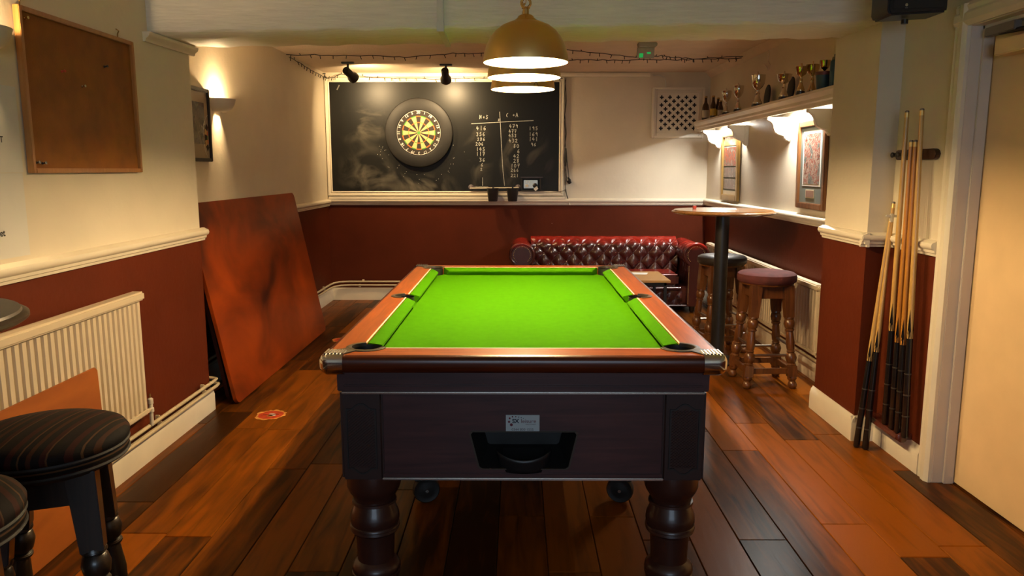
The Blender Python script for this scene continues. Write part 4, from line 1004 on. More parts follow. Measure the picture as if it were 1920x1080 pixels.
sp0, sp1 = on_y(982, 338, YK - .02), on_y(1008, 353, YK - .02)
fpz = MB().box(sp0.x, sp1.x, YK - .016, YK - .001, sp1.z, sp0.z).build('face_plate', 'steel', so, .003)
wq = sp1.x - sp0.x
for ox in (.22, .42): MB().box(sp0.x + wq * ox - .006, sp0.x + wq * ox + .006, YK - .020, YK - .015, sp0.z - .025, sp0.z - .010).build('switch', 'off_white', fpz, .001)
MB().box(sp0.x + wq * .22 - .016, sp0.x + wq * .22 + .016, YK - .0175, YK - .015, sp1.z + .012, sp1.z + .040).build('outlet', 'off_white', fpz, .001)
pg = thing('power_plug', 'black plug with a white tag in the double socket', 'plug', (sp1.x - .03, YK - .02, sp1.z))
MB().lathe([(.024, 0), (.026, .004), (.022, .026), (.012, .034)], 18, Matrix.Translation((sp1.x - .026, YK - .016, sp1.z + .028)) @ Matrix.Rotation(PI / 2, 4, 'X')).build('plug_body', 'black', pg)
T = Matrix.Translation((sp1.x - .018, YK - .052, sp1.z - .004)) @ Matrix.Rotation(-.7, 4, 'Y')
MB().box(-.020, .020, -.001, .001, -.016, .016, T).build('tag', 'paper', pg)
MB().tube([(sp1.x - .02, YK - .045, sp1.z + .01), (sp1.x + .05, YK - .035, sp1.z - .022), (sp1.x + .16, YK - .03, sp1.z - .03), (.45, YB - .045, 1.165), (.515, YB - .04, 1.18)], .003, 6).build('flex', 'dark_cable', pg)

# bundle of cable hanging right of the chalkboard
cbt = thing('cable_bundle', 'tangle of dark cable and plug hanging beside the chalkboard', 'cable', (.52, YB - .02, 1.06))
P_ = lambda x, y, o=.015: (on_y(x, y, YB - o).x, YB - o, on_y(x, y, YB - o).z)
for pts in ([(1061, 147), (1059, 175), (1060, 200), (1058, 225), (1060, 250), (1060, 290), (1059, 320), (1060, 350), (1063, 368), (1068, 383)],
            [(1061, 280), (1063, 300), (1066, 325), (1067, 338)], [(1061, 285), (1059, 310), (1062, 330), (1064, 340)], [(1059, 355), (1065, 372), (1068, 380)], [(1060, 150), (1062, 190), (1059, 215), (1062, 250), (1059, 275)]):
    MB().tube([P_(x, y) for x, y in pts], .0035, 6).build('cable', 'dark_cable', cbt)
MB().tube([P_(1061, 278, .02), P_(1061, 296, .025), P_(1060, 312, .02)], [.006, .014, .008], 8).build('cable_tie_bundle', 'dark_cable', cbt)
MB().tube([P_(1064, 333, .02), P_(1066, 338, .025), P_(1069, 344, .02)], [.010, .026, .018], 10).build('hanging_plug', 'black', cbt)
MB().tube([P_(1067, 380, .02), P_(1068, 384, .02)], .008, 8).build('cable_end', 'off_white', cbt)

# little black hook lamp bracket in the back left corner
hb = thing('hook_bracket', 'small black hook bracket at the chalkboard top left corner', 'bracket', on_y(604, 142, YB - .03))
MB().tube([P_(599, 147, .02), P_(599, 138, .03), P_(610, 138, .07)], .005, 6).build('arm', 'black', hb)
MB().lathe([(.005, .03), (.006, .012), (.020, .004), (.022, 0)], 12, Matrix.Translation(Vector(P_(609, 145, .07)))).build('hanging_bell', 'black', hb)

# square fretwork vent
vt = thing('fretwork_vent', 'square cream wall vent with rows of plus-shaped holes', 'vent', (1.66, YB, 1.725))
VX0, VX1, VZ0, VZ1 = 1.395, 1.935, 1.722, 2.232
g0 = .078
holes = []
ux = (VX1 - VX0 - 2 * g0) / 9; uz = (VZ1 - VZ0 - 2 * g0) / 9
for j in range(9):
    for i in range(5 if j % 2 == 0 else 4):
        hx = VX0 + g0 + ux * (.5 + 2 * i + (j % 2)); hz = VZ0 + g0 + uz * (.5 + j); a = ux * .48; w_ = ux * .17
        holes.append([(hx - a, hz - w_), (hx - a, hz + w_), (hx - w_, hz + w_), (hx - w_, hz + a), (hx + w_, hz + a), (hx + w_, hz + w_), (hx + a, hz + w_), (hx + a, hz - w_), (hx + w_, hz - w_), (hx + w_, hz - a), (hx - w_, hz - a), (hx - w_, hz - w_)])
MB().prism([(VX0 + .05, VZ0 + .05), (VX1 - .05, VZ0 + .05), (VX1 - .05, VZ1 - .05), (VX0 + .05, VZ1 - .05)], lambda a, b, d: (a, YB - d, b), .026, .032, holes).build('fretwork', 'trim', vt)
MB().box(VX0 + .05, VX1 - .05, YB - .004, YB - .001, VZ0 + .05, VZ1 - .05).build('dark_cavity', 'black_matt', vt)
for o0, o1, d in ((.0, .022, .060), (.022, .050, .042), (.050, .062, .054)):
    for bx in ((VX0 + o0, VX0 + o1, VZ0 + o0, VZ1 - o0), (VX1 - o1, VX1 - o0, VZ0 + o0, VZ1 - o0), (VX0 + o1, VX1 - o1, VZ0 + o0, VZ0 + o1), (VX0 + o1, VX1 - o1, VZ1 - o1, VZ1 - o0)):
        MB().box(bx[0], bx[1], YB - d, YB, bx[2], bx[3]).build('frame_bar', 'trim', vt, .004)

# ---------------------------------------------------------------- ceiling: spots, exit sign, fairy lights
def spot(label, px_, py_, aim, base_px):
    q = on_z(base_px[0], base_px[1], ZCA)
    s = thing('spotlight', label, 'spotlight', (q.x, q.y, ZCA - .16), 0, 'black spotlights above the chalkboard')
    MB().box(q.x - .06, q.x + .06, q.y - .02, q.y + .02, ZCA - .018, ZCA).build('ceiling_plate', 'black', s, .004)
    hc = on_y(px_, py_, q.y)
    MB().tube([(q.x, q.y, ZCA - .015), (q.x, q.y, hc.z + .03)], .011, 8).build('stem', 'black', s)
    d = (Vector(aim) - hc).normalized(); T = Matrix.Translation(hc) @ rot_to(d)
    MB().lathe([(.0001, -.075), (.030, -.070), (.036, -.062), (.036, .02), (.040, .03), (.052, .055), (.054, .085), (.050, .085), (.046, .058), (.032, .032), (.030, -.05), (.0001, -.055)], 28, T, cap=False).build('can', 'black', s)
    MB().ball(T @ Vector((0, 0, .048)), .030, 14, 8).build('bulb', 'bulb', s)
    l = light('spot_light', 'SPOT', T @ Vector((0, 0, .080)), P_SPOT, WARM, .03, s, spot_size=math.radians(165), spot_blend=.9)
    l.rotation_euler = rot_to(-d).to_euler()
spot('black ceiling spotlight nearer the left wall, tilted towards the dartboard', 655, 138, (-1.30, 8.13, 1.95), (652, 116))
spot('black ceiling spotlight pointing straight at the chalkboard', 835, 140, (-.70, 8.13, 1.90), (836, 120))
ex = thing('exit_light', 'small emergency light with green glow on the alcove ceiling', 'exit light', on_z(1212, 88, ZCA - .03))
q = on_z(1214, 80, ZCA)
MB().box(q.x - .075, q.x + .075, q.y - .03, q.y + .05, ZCA - .03, ZCA).build('housing', 'exit_clear', ex, .006)
T = Matrix.Translation((q.x - .005, q.y + .04, ZCA - .03)) @ Matrix.Rotation(.25, 4, 'X')
bl = MB().box(-.07, .07, -.003, .003, -.085, 0, T).build('blade', 'exit_clear', ex, .002)
MB().box(-.050, -.018, -.0045, -.0032, -.078, -.045, T).build('pictogram', 'exit_green', bl)
MB().box(.012, .040, -.0045, -.0032, -.05, -.035, T).build('pictogram', 'exit_green', bl)
def fairy(label, pts, nb, seed, sag=0):
    g = random.Random(seed); f = thing('fairy_light_string', label, 'fairy lights', pts[0], 0, 'dark fairy light strings under the alcove ceiling')
    V = [Vector(p_) for p_ in pts]; fine = []
    for i in range(len(V) - 1):
        for k in range(6):
            t = k / 6; fine.append(V[i].lerp(V[i + 1], t) + Vector((g.uniform(-.004, .004), g.uniform(-.006, .006), g.uniform(-.006, .004) - sag * math.sin(PI * t))))
    fine.append(V[-1])
    MB().tube(fine, .0034, 5).build('wire', 'dark_cable', f)
    b = MB()
    for k in range(nb):
        t = (k + .5) / nb * (len(fine) - 1); i = int(t); p_ = fine[i].lerp(fine[min(i + 1, len(fine) - 1)], t - i)
        e = p_ + Vector((g.uniform(-.012, .012), g.uniform(-.01, .01), (-.028 if g.random() < .75 else .02)))
        b.tube([p_, e], .0036, 5)
    o = b.build('bulbs', 'dark_cable', f); o['kind'] = 'stuff'
zc_ = ZCA - .012
Q = lambda x, y: tuple(on_z(x, y, zc_))
fairy('fairy light string zigzagging across the ceiling from left wall to right', [(XLA + .01, 6.82, zc_), Q(600, 103), Q(690, 104), Q(760, 107), Q(850, 100), Q(905, 100), Q(1000, 96), Q(1062, 92), Q(1120, 99), Q(1200, 108), Q(1240, 104), Q(1258, 107), Q(1300, 110), (1.97, 6.9, ZCA - .02)], 46, 1)
fairy('fairy light string dropping from the left corner along the chalkboard top', [(XLA + .02, 6.84, zc_ - .01), (XLA + .03, 7.3, 2.35), (XLA + .04, 7.7, 2.33), (XLA + .07, 8.02, 2.31), P_(640, 139, .06), P_(700, 145, .05), P_(760, 147, .05), P_(840, 148, .05), P_(920, 146, .05), P_(1000, 147, .05), P_(1055, 147, .04)], 44, 2)
fairy('second fairy light string across the right half of the alcove ceiling', [Q(1040, 113), Q(1090, 112), Q(1150, 113), Q(1205, 111), Q(1270, 112), Q(1330, 110), (1.97, 6.95, ZCA - .025)], 22, 4)
#@@NEXT2
# ---------------------------------------------------------------- right alcove wall: shelf, brackets, lights, pictures, trophies
SX0, SZ1 = 1.77, 1.865
DY1, DY2 = -.05, -.025
shf = thing('wall_shelf', 'long cream moulded shelf on scrolled brackets, full of trophies', 'shelf', (XRA, 6.1, 1.6))
SP = [(0, SZ1), (0, SZ1 - .016), (.006, SZ1 - .022), (.010, SZ1 - .034), (.022, SZ1 - .042), (.024, SZ1 - .060), (.036, SZ1 - .068), (.040, SZ1 - .090), (.055, SZ1 - .092), (.055, SZ1 - .022), (.06, SZ1 - .018), (XRA - SX0 - .001, SZ1 - .018), (XRA - SX0 - .001, SZ1)]
MB().prism(SP, lambda a, b, d: (SX0 + a, d, b), YP1 + .004, 7.84).build('shelf_board', 'trim', shf)
MB().box(SX0 + .012, XRA - .01, 7.825, 7.845, SZ1 - .09, SZ1 - .002).build('end_return', 'trim', shf, .004)
BR = [(0, 0), (.175, 0), (.175, -.022), (.160, -.026), (.140, -.040), (.128, -.060), (.124, -.085), (.112, -.108), (.085, -.124), (.060, -.132), (.045, -.138), (.045, -.150), (.030, -.158), (.018, -.172), (0, -.176)]
for yb_ in (7.67, 6.76, 5.72, 4.93):
    br_ = MB().prism(BR, lambda a, b, d: (XRA - .001 - a, d, SZ1 - .090 + b), yb_ - .022, yb_ + .022).build('bracket', 'trim', shf, .003)
    MB().box(XRA - .035, XRA - .001, yb_ - .032, yb_ + .032, SZ1 - .255, SZ1 - .090).build('bracket_back', 'trim', br_, .003)
for ya, yb_, nm in ((6.83, 7.60, 'thin strip light under the far end of the trophy shelf'), (4.99, 5.66, 'thin strip light under the near end of the trophy shelf')):
    t = thing('strip_light', nm, 'strip light', (XRA - .08, (ya + yb_) / 2, SZ1 - .11), 0, 'strip lights under the trophy shelf')
    MB().box(XRA - .115, XRA - .045, ya, yb_, SZ1 - .034, SZ1 - .0185).build('batten', 'lamp_white', t, .004)
    MB().tube([(XRA - .08, ya + .02, SZ1 - .048), (XRA - .08, yb_ - .02, SZ1 - .048)], .010, 10).build('tube', M['tube'] if 'tube' in M else M.setdefault('tube', emit('tube_glow', (1, .96, .86), 14)), t)
    l = light('strip_glow', 'AREA', (XRA - .08, (ya + yb_) / 2, SZ1 - .062), P_STRIP, (1.0, .98, .92), 0, t, shape='RECTANGLE', size=.03, size_y=yb_ - ya - .06)
def picture(label, y0, y1, z0, z1, fm, fw_, tilt=.012):
    t = thing('framed_picture', label, 'picture', (XRA - .001, (y0 + y1) / 2, z0))
    X_ = lambda z, o: XRA - .006 - o - tilt * (z - z0) / (z1 - z0)
    def slab(a0, a1, b0, b1, o0, o1, nm, m, par, bev=0):
        vs = [(X_(z, o), y, z) for o in (o0, o1) for y in (a0, a1) for z in (b0, b1)]
        return MB().add(vs, [(0, 1, 3, 2), (4, 6, 7, 5), (0, 4, 5, 1), (2, 3, 7, 6), (0, 2, 6, 4), (1, 5, 7, 3)]).build(nm, m, par, bev)
    slab(y0, y0 + fw_, z0, z1, 0, .026, 'frame_bar', fm, t, .005); slab(y1 - fw_, y1, z0, z1, 0, .026, 'frame_bar', fm, t, .005)
    slab(y0 + fw_, y1 - fw_, z0, z0 + fw_, 0, .026, 'frame_bar', fm, t, .005); slab(y0 + fw_, y1 - fw_, z1 - fw_, z1, 0, .026, 'frame_bar', fm, t, .005)
    return t, slab
t, slab = picture('tall gilt framed picture beneath the far strip light', 6.905, 7.480, 1.108, 1.752, 'goldframe', .055)
mt = slab(6.950, 7.440, 1.15, 1.72, .004, .010, 'mount', 'mount', t)
M['art_orange'] = art('print_orange', [(.34, .30, .22), (.36, .085, .015), (.40, .27, .16), (.05, .06, .05)], 9, seed=1)
M['art_fig'] = art('print_figures', [(.02, .025, .02), (.05, .055, .04), (.28, .045, .018), (.04, .045, .035), (.36, .27, .20), (.03, .035, .03)], 13, (1, 1.6, .8), seed=4)
M['art_fig2'] = art('print_figures_dull', [(.05, .055, .05), (.08, .085, .075), (.17, .045, .03), (.08, .085, .075), (.20, .12, .09), (.06, .065, .06)], 15, (1, 1.8, .8), seed=8)
for za, zb, mm_ in ((1.615, 1.70, 'art_orange'), (1.43, 1.60, 'art_fig'), (1.325, 1.415, 'art_fig2'), (1.215, 1.31, 'art_fig2')): slab(6.980, 7.410, za, zb, .010, .012, 'print', mm_, mt)
slab(6.980, 7.410, 1.165, 1.20, .010, .013, 'caption_strip', 'label_cream', mt)
t, slab = picture('brown framed sporting print in a grey-green mount beneath the near strip light', 4.955, 5.450, 1.132, 1.722, 'brownframe', .040)
mt = slab(4.990, 5.415, 1.165, 1.69, .004, .010, 'mount', 'mount', t)
slab(5.045, 5.365, 1.285, 1.655, .010, .0115, 'print_paper', 'paper', mt)
M['art_sport'] = art('print_sport', [(.42, .39, .32), (.30, .27, .22), (.035, .045, .045), (.22, .20, .16), (.20, .028, .016), (.30, .26, .20), (.16, .022, .014), (.05, .06, .05), (.40, .36, .30)], 12, seed=11)
slab(5.065, 5.345, 1.30, 1.635, .0115, .0125, 'print', 'art_sport', mt)
slab(5.145, 5.295, 1.205, 1.262, .010, .012, 'plaque', 'label_cream', mt)
slab(5.153, 5.287, 1.211, 1.256, .012, .013, 'plaque_text_area', M.setdefault('plq', mat('plaque_print', (.22, .12, .08), .6)), mt)

CUP1 = [(.0001, 0), (.034, 0), (.036, .006), (.034, .012), (.024, .020), (.018, .045), (.013, .062), (.018, .068), (.013, .074), (.010, .088), (.014, .096), (.030, .108), (.046, .132), (.052, .165), (.053, .190), (.055, .192), (.051, .190), (.050, .165), (.043, .135), (.025, .112), (.0001, .108)]
CUP2 = [(.0001, 0), (.044, 0), (.046, .010), (.040, .016), (.026, .040), (.016, .058), (.022, .066), (.016, .074), (.012, .086), (.018, .092), (.050, .104), (.068, .126), (.074, .152), (.078, .155), (.072, .152), (.062, .126), (.045, .108), (.0001, .100)]
def trophy(label, px_, H, prof, m, xx=1.845, handles=True, hs=1.0, lift=None, wk=.66):
    y = on_x(px_, 165, xx).y
    zb = SZ1 + .001 if lift is None else lift
    t = thing('trophy_cup', label, 'trophy', (xx, y, zb), 0, 'trophy cups on the long shelf')
    k = H / prof[-2][1] if False else H / max(z for r, z in prof)
    T = Matrix.Translation((xx, y, zb))
    rb = max(prof[1][0], prof[2][0]) * k * wk
    MB().lathe([(rb * 1.12, 0), (rb * 1.15, .004), (rb * 1.12, .026), (rb * .95, .030)], 24, T).build('plinth', 'plinth', t)
    T2 = Matrix.Translation((xx, y, zb + .030)); prof = [(r * wk, z) for r, z in prof]
    cup = MB().lathe([(r * k, z * k) for r, z in prof], 32, T2, cap=False).build('cup', m, t)
    if handles:
        rm = max(r for r, z in prof) * k; zt_ = max(z for r, z in prof) * k
        for s in (-1, 1):
            pts = [(rm * .85, zt_ * .97), (rm * 1.05, zt_ * 1.08), (rm * 1.22, zt_ * .98), (rm * 1.18, zt_ * .80), (rm * .92, zt_ * .68), (rm * .66, zt_ * .62)]
            MB().tube([(xx + s * .35 * a, y + s * .94 * a, zb + .030 + z) for a, z in pts], .0042 * hs, 6).build('handle', m, t)
    return t
trophy('slim silver two-handled cup next to the beer bottles', 1363, .185, CUP1, 'silver', wk=.84)
trophy('slim silver two-handled cup, second from the beer bottles', 1385, .190, CUP1, 'silver', wk=.84)
trophy('larger plain silver goblet cup in the middle of the shelf', 1421, .215, [(r * 1.15, z) for r, z in CUP1], 'silver', wk=.80)
trophy('wide shallow silver cup on a stepped stem', 1470, .150, CUP2, 'silver', wk=.70)
trophy('tarnished gilt cup to the left of a similar cup', 1501, .150, CUP2[:], 'gilt', xx=1.815, hs=1.3, wk=.55)
trophy('tarnished gilt cup right beside the blue pot', 1522, .165, CUP2, 'gilt', xx=1.895, wk=.55)
for px_, lab in ((1440, 'dark plaque leaning on the wall behind the goblet cup'), (1484, 'dark plaque leaning on the wall behind the wide shallow cup')):
    y = on_x(px_, 165, 1.95).y
    MB_ = MB().lathe([(.0001, 0), (.070, 0), (.078, .004), (.078, .012), (.070, .016), (.0001, .016)], 32, Matrix.Translation((1.955, y, SZ1 + .094)) @ Matrix.Rotation(-PI / 2 + .08, 4, 'Y') @ Matrix.Diagonal((1.15, .8, 1, 1)), cap=False)
    tag(MB_.build('shield_plaque', 'plaque_dark'), lab, 'plaque', 'dark plaques behind the cups')
y = on_x(1544, 150, 1.84).y
pot = thing('blue_pot', 'dark blue pot with a dull red rim holding a gilt cup', 'pot', (1.84, y, SZ1))
T = Matrix.Translation((1.84, y, SZ1 + .001))
MB().lathe([(.0001, 0), (.034, 0), (.037, .004), (.046, .100), (.043, .100), (.034, .012), (.0001, .010)], 28, T, cap=False).build('body', 'teal_pot', pot)
MB().lathe([(.0445, .090), (.048, .092), (.049, .110), (.046, .110), (.0435, .096)], 28, T, cap=False).build('rim', 'pot_rim', pot)
trophy('small gilt cup standing inside the blue pot', 1544, .135, CUP2, 'gilt', xx=1.842, lift=SZ1 + .012, handles=False, wk=.5)
y = on_x(1563.5, 150, 1.86).y
can = thing('spray_can', 'blue spray can with a grey cap at the pier end of the shelf', 'can', (1.86, max(y, YP1 + .035), SZ1))
T = Matrix.Translation((1.86, max(y, YP1 + .035), SZ1 + .001))
MB().lathe([(.0001, 0), (.024, 0), (.026, .003), (.026, .150), (.023, .160), (.017, .166), (.0001, .166)], 24, T, cap=False).build('body', 'blue_can', can)
MB().lathe([(.017, .164), (.018, .168), (.015, .182), (.007, .186), (.007, .198), (.0001, .199)], 20, T, cap=False).build('cap', 'grey_cap', can)
def bottle(label, px_, H, xx, lm, r=.026):
    y = on_x(px_, 205, xx).y; k = H / .24
    t = thing('beer_bottle', label, 'bottle', (xx, y, SZ1), 0, 'beer bottles at the far shelf end')
    T = Matrix.Translation((xx, y, SZ1 + .001))
    MB().lathe([(.0001, 0), (r, 0), (r + .001, .004), (r + .001, .13 * k), (r * .85, .155 * k), (.016, .175 * k), (.0125, .20 * k), (.0125, .228 * k), (.0001, .23 * k)], 24, T, cap=False).build('glass_body', 'beer', t)
    MB().lathe([(.0145, .222 * k), (.0145, .238 * k), (.010, .240 * k), (.0001, .240 * k)], 16, T, cap=False).build('cap', 'goldframe', t)
    MB().lathe([(r + .0016, .035 * k), (r + .0016, .105 * k)], 24, T, cap=False).build('label', lm, t)
bottle('tallest brown beer bottle with a pale label, beside the vent', 1323, .245, 1.86, 'label_cream', .033)
bottle('brown beer bottle with a yellow label, next to the tallest one', 1337, .215, 1.84, 'label_yellow')
bottle('brown beer bottle with a yellow label, behind its yellow-labelled twin', 1346, .20, 1.895, 'label_yellow')
bottle('smallest brown beer bottle, nearest the silver cups', 1351, .155, 1.86, 'label_cream', .024)
wt = thing('wall_wire', 'thin cable loop hanging on the wall above the trophies', 'cable', (XRA - .005, 6.1, 2.2))
MB().tube([tuple(on_x(1440, 80, XRA - .006)), tuple(on_x(1441, 100, XRA - .006)), tuple(on_x(1440, 115, XRA - .008)), tuple(on_x(1444, 122, XRA - .015)), tuple(on_x(1440, 131, XRA - .015)), tuple(on_x(1436, 124, XRA - .012)), tuple(on_x(1433, 121, XRA - .01))], .004, 6).build('cable', 'trim', wt)

# ---------------------------------------------------------------- stools
def leg_mesh(bot, top):
    bot, top = Vector(bot), Vector(top); L = (top - bot).length
    T = Matrix.Translation(bot) @ rot_to(top - bot)
    m = MB()
    K = 1.14
    m.lathe([(r * K, z) for r, z in [(.015, 0), (.022, .006), (.026, .022), (.022, .040), (.016, .048), (.022, .056), (.026, .066), (.024, .082)]], 18, T)
    m.frustum(.028, .028, .078, .150, T)
    m.lathe([(r * K, z) for r, z in [(.022, .148), (.026, .158), (.020, .166), (.026, .176), (.031, .200), (.026, .226), (.018, .236), (.024, .242), (.018, .250), (.022, .262), (.024, .300), (.020, .360), (.018, .372), (.026, .378), (.026, .386), (.020, .390), (.027, .400), (.031, .425), (.026, .448), (.022, .452), (.028, .458), (.026, .468)]], 18, T)
    m.frustum(.027, .034, .462, L, T)
    return m
def make_stool(name, label, loc, rz, wood_m, seat, rods=True, H=.75, group='turned-leg bar stools', hb_=.150, ht_=.100, turn=0.0):
    t = thing(name, label, 'stool', (0, 0, 0), 0, group)
    zl = H - .085
    for sx in (-1, 1):
        for sy in (-1, 1): leg_mesh((sx * hb_, sy * hb_, 0), (sx * ht_, sy * ht_, zl)).build('leg', wood_m, t, .002)
    at_z = lambda z: hb_ + (ht_ - hb_) * z / zl
    e = at_z(zl - .045)
    for s in (-1, 1):
        MB().box(-e, e, s * e - .010, s * e + .010, zl - .085, zl).build('apron', wood_m, t, .002)
        MB().box(s * e - .010, s * e + .010, -e, e, zl - .085, zl).build('apron', wood_m, t, .002)
    e = at_z(.112)
    for s in (-1, 1):
        MB().box(-e, e, s * e - .009, s * e + .009, .095, .132).build('stretcher', wood_m, t, .002)
        MB().box(s * e - .009, s * e + .009, -e, e, .095, .132).build('stretcher', wood_m, t, .002)
    if rods:
        for s in (-1, 1):
            e = at_z(.215); MB().tube([(-e, s * e, .215), (e, s * e, .215)], .009, 8).build('foot_rod', 'steel', t)
            e = at_z(.275); MB().tube([(s * e, -e, .275), (s * e, e, .275)], .009, 8).build('foot_rod', 'steel', t)
    seat(t, zl, H)
    for ch in t.children:
        if ch.name.startswith('seat_cushion'): ch.rotation_euler.z = turn
    t.location = loc; t.rotation_euler = (0, 0, rz)
    return t
def seat_plain(m):
    def f(t, zl, H):
        MB().lathe([(.0001, zl), (.168, zl), (.172, zl + .012), (.0001, zl + .012)], 40, cap=False).build('seat_board', 'oldwood', t)
        MB().lathe([(.0001, zl + .010), (.172, zl + .010), (.185, zl + .022), (.188, zl + .045), (.183, zl + .065), (.168, H - .010), (.12, H - .002), (.0001, H)], 48, cap=False).build('seat_cushion', m, t)
    return f
def seat_striped(t, zl, H):
    MB().lathe([(.0001, zl), (.165, zl), (.168, zl + .014), (.0001, zl + .014)], 40, cap=False).build('seat_board', 'darkwood', t)
    MB().lathe([(.0001, zl + .012), (.172, zl + .012), (.183, zl + .016), (.187, zl + .026), (.187, zl + .042), (.182, zl + .048)], 48, cap=False).build('seat_band', 'seat_stripe_b', t)
    MB().lathe([(.183, zl + .044), (.190, zl + .054), (.191, zl + .066), (.182, zl + .080), (.155, H + .006), (.10, H + .016), (.05, H + .020), (.0001, H + .021)], 56, cap=False).build('seat_cushion', 'seat_stripe', t)
    for z, r in ((zl + .046, .186), (zl + .018, .185)):
        MB().tube([(r * math.cos(2 * PI * i / 48), r * math.sin(2 * PI * i / 48), z) for i in range(48)], .005, 6, True).build('piping', 'black_matt', t)
make_stool('bar_stool', 'wooden bar stool with a burgundy velvet seat by the radiator', (1.625, 4.93, 0), .03, 'oldwood', seat_plain('velvet'))
make_stool('bar_stool', 'wooden bar stool with a round black seat behind the table pole', (1.585, 5.88, 0), .12, 'oldwood', seat_plain('black_vinyl'))
make_stool('bar_stool', 'dark stool with a domed striped seat before the plywood sheet', (-1.192, 1.84, 0), .36, 'darkwood', seat_striped, hb_=.135, ht_=.088, turn=-.32)
make_stool('bar_stool', 'dark striped stool cut off in the bottom left corner', (-1.182, 1.395, 0), .48, 'darkwood', seat_striped, hb_=.125, ht_=.082, turn=.5)

# ---------------------------------------------------------------- round high tables
def high_table(label, x, y, z, r, top_m, pr, base_r=.22):
    t = thing('high_table', label, 'table', (x, y, 0), 0, 'round high tables')
    T = Matrix.Translation((x, y, 0))
    MB().lathe([(.0001, z - .030), (r - .030, z - .030), (r - .012, z - .027), (r, z - .019), (r, z - .012), (r - .010, z - .006), (r - .014, z - .006), (r - .017, z), (.0001, z)], 72, T, cap=False).build('table_top', top_m, t)
    MB().lathe([(pr, .02), (pr, z - .030)], 28, T).build('pole', 'black', t)
    MB().lathe([(.0001, 0), (base_r, 0), (base_r, .012), (base_r * .6, .028), (pr * 1.3, .045), (.0001, .045)], 40, T, cap=False).build('foot_plate', 'black', t)
    MB().box(x - .15, x + .15, y - .025, y + .025, z - .042, z - .030).build('bearer', 'black', t)
    return t
high_table('round high table with a varnished top on a black pole', 1.475, 5.50, 1.112, .362, 'tabletop', .049, .17)
high_table('dark round high table top jutting in at the left photo edge', -1.43, 1.56, 1.085, .345, 'darktop', .045, .10)
q = on_y(1302, 391, 5.62)
ch = thing('chalk_cube', 'small red cube of cue chalk on the high table', 'chalk', (q.x, q.y, 1.1125))
MB().box(q.x - .012, q.x + .012, q.y - .012, q.y + .012, 1.1125, 1.1355).build('wrapper', 'red', ch, .002)
MB().lathe([(.008, 1.1356), (.010, 1.1357), (.0001, 1.1362)], 12, Matrix.Translation((q.x, q.y, 0)), cap=False).build('chalk_face', 'chalk', ch)
q = on_y(1357, 393, 5.62)
tag(MB().add([(q.x + a, q.y + b, z) for z in (1.1125, 1.1135) for a, b in ((-.10, -.07), (.07, -.09), (.10, .05), (-.07, .08))], [(3, 2, 1, 0), (4, 5, 6, 7), (0, 1, 5, 4), (1, 2, 6, 5), (2, 3, 7, 6), (3, 0, 4, 7)]).build('leaflet', 'paper'), 'pale leaflet lying flat on the high table', 'leaflet')

# ---------------------------------------------------------------- chesterfield
SO0, SO1, SYF, SYB = -.07, 1.85, 7.36, 8.09
so_ = thing('chesterfield_sofa', 'deep-buttoned oxblood leather chesterfield against the back wall', 'sofa', ((SO0 + SO1) / 2, 7.75, 0))
AW = .24
ix0, ix1 = SO0 + AW - .03, SO1 - AW + .03
MB().box(SO0 + .06, SO1 - .06, SYF + .06, SYB - .06, .07, .26).build('base', 'leather', so_, .02)
prof = [(7.80, .36), (7.80, .42), (7.795, .50), (7.79, .56), (7.80, .615), (7.835, .655), (7.89, .680), (7.95, .682), (8.01, .665), (8.05, .62), (8.06, .55), (8.06, .10)]
def cr(pts, t):
    n = len(pts) - 1; f = min(max(t, 0), .99999) * n; i = int(f); f -= i
    p0, p1, p2, p3 = (Vector(pts[max(0, min(n, i + k))]) for k in (-1, 0, 1, 2))
    return .5 * ((2 * p1) + (p2 - p0) * f + (2 * p0 - 5 * p1 + 4 * p2 - p3) * f * f + (3 * p1 - p0 - 3 * p2 + p3) * f ** 3)
# arc-length table of the back profile
smp = [cr(prof, i / 300) for i in range(301)]; acc_l = [0]
for i in range(300): acc_l.append(acc_l[-1] + (smp[i + 1] - smp[i]).length)
def at_s(s):
    import bisect
    i = min(299, max(0, bisect.bisect(acc_l, s) - 1)); f = (s - acc_l[i]) / max(1e-9, acc_l[i + 1] - acc_l[i]); return smp[i].lerp(smp[i + 1], f)
PIT, ROW = .152, .088          # button pitch and row spacing
ROWS0 = .10
SMAX = .62
def tuft(x, s):
    u = (x - ix0 - .06) / PIT; v = (s - ROWS0) / (2 * ROW)
    p_, q_ = u + v, u - v
    a = abs(math.sin(PI * p_)) ; b = abs(math.sin(PI * q_))
    return (a * b) ** .55
def back_pt(u, v):
    x = ix0 + (ix1 - ix0) * u; s = v * SMAX
    p_ = at_s(s); d = (at_s(s + .004) - at_s(max(0, s - .004))).normalized(); nrm = Vector((-d.y, d.x))
    if nrm.x > 0 and s < .25: nrm = -nrm
    nrm = Vector((d.y * -1, d.x))
    fade = min(1, max(0, (.40 - s) / .08)) 
    h = .030 * tuft(x, s) * fade + .030 * (1 - fade) 
    return (x, p_.x + nrm.x * h, p_.y + nrm.y * h)
MB().grid(back_pt, 220, 80).build('backrest', 'leather_ramp', so_, angle=70)
MB().box(ix0, ix1, 7.83, 8.06, .2, .60).build('back_core', 'leather', so_, .02)
bt = shared(MB().ball((0, 0, 0), .009, 10, 6, (1, .6, 1)), 'leather')
for r_ in range(4):
    s = ROWS0 + r_ * ROW; k = 0
    while True:
        x = ix0 + .06 + PIT * (k + (0.5 if r_ % 2 else 0))
        if x > ix1 - .03: break
        p_ = at_s(s); piece('button', bt, so_, (x - so_.location.x, p_.x - .003 - so_.location.y, p_.y)); k += 1
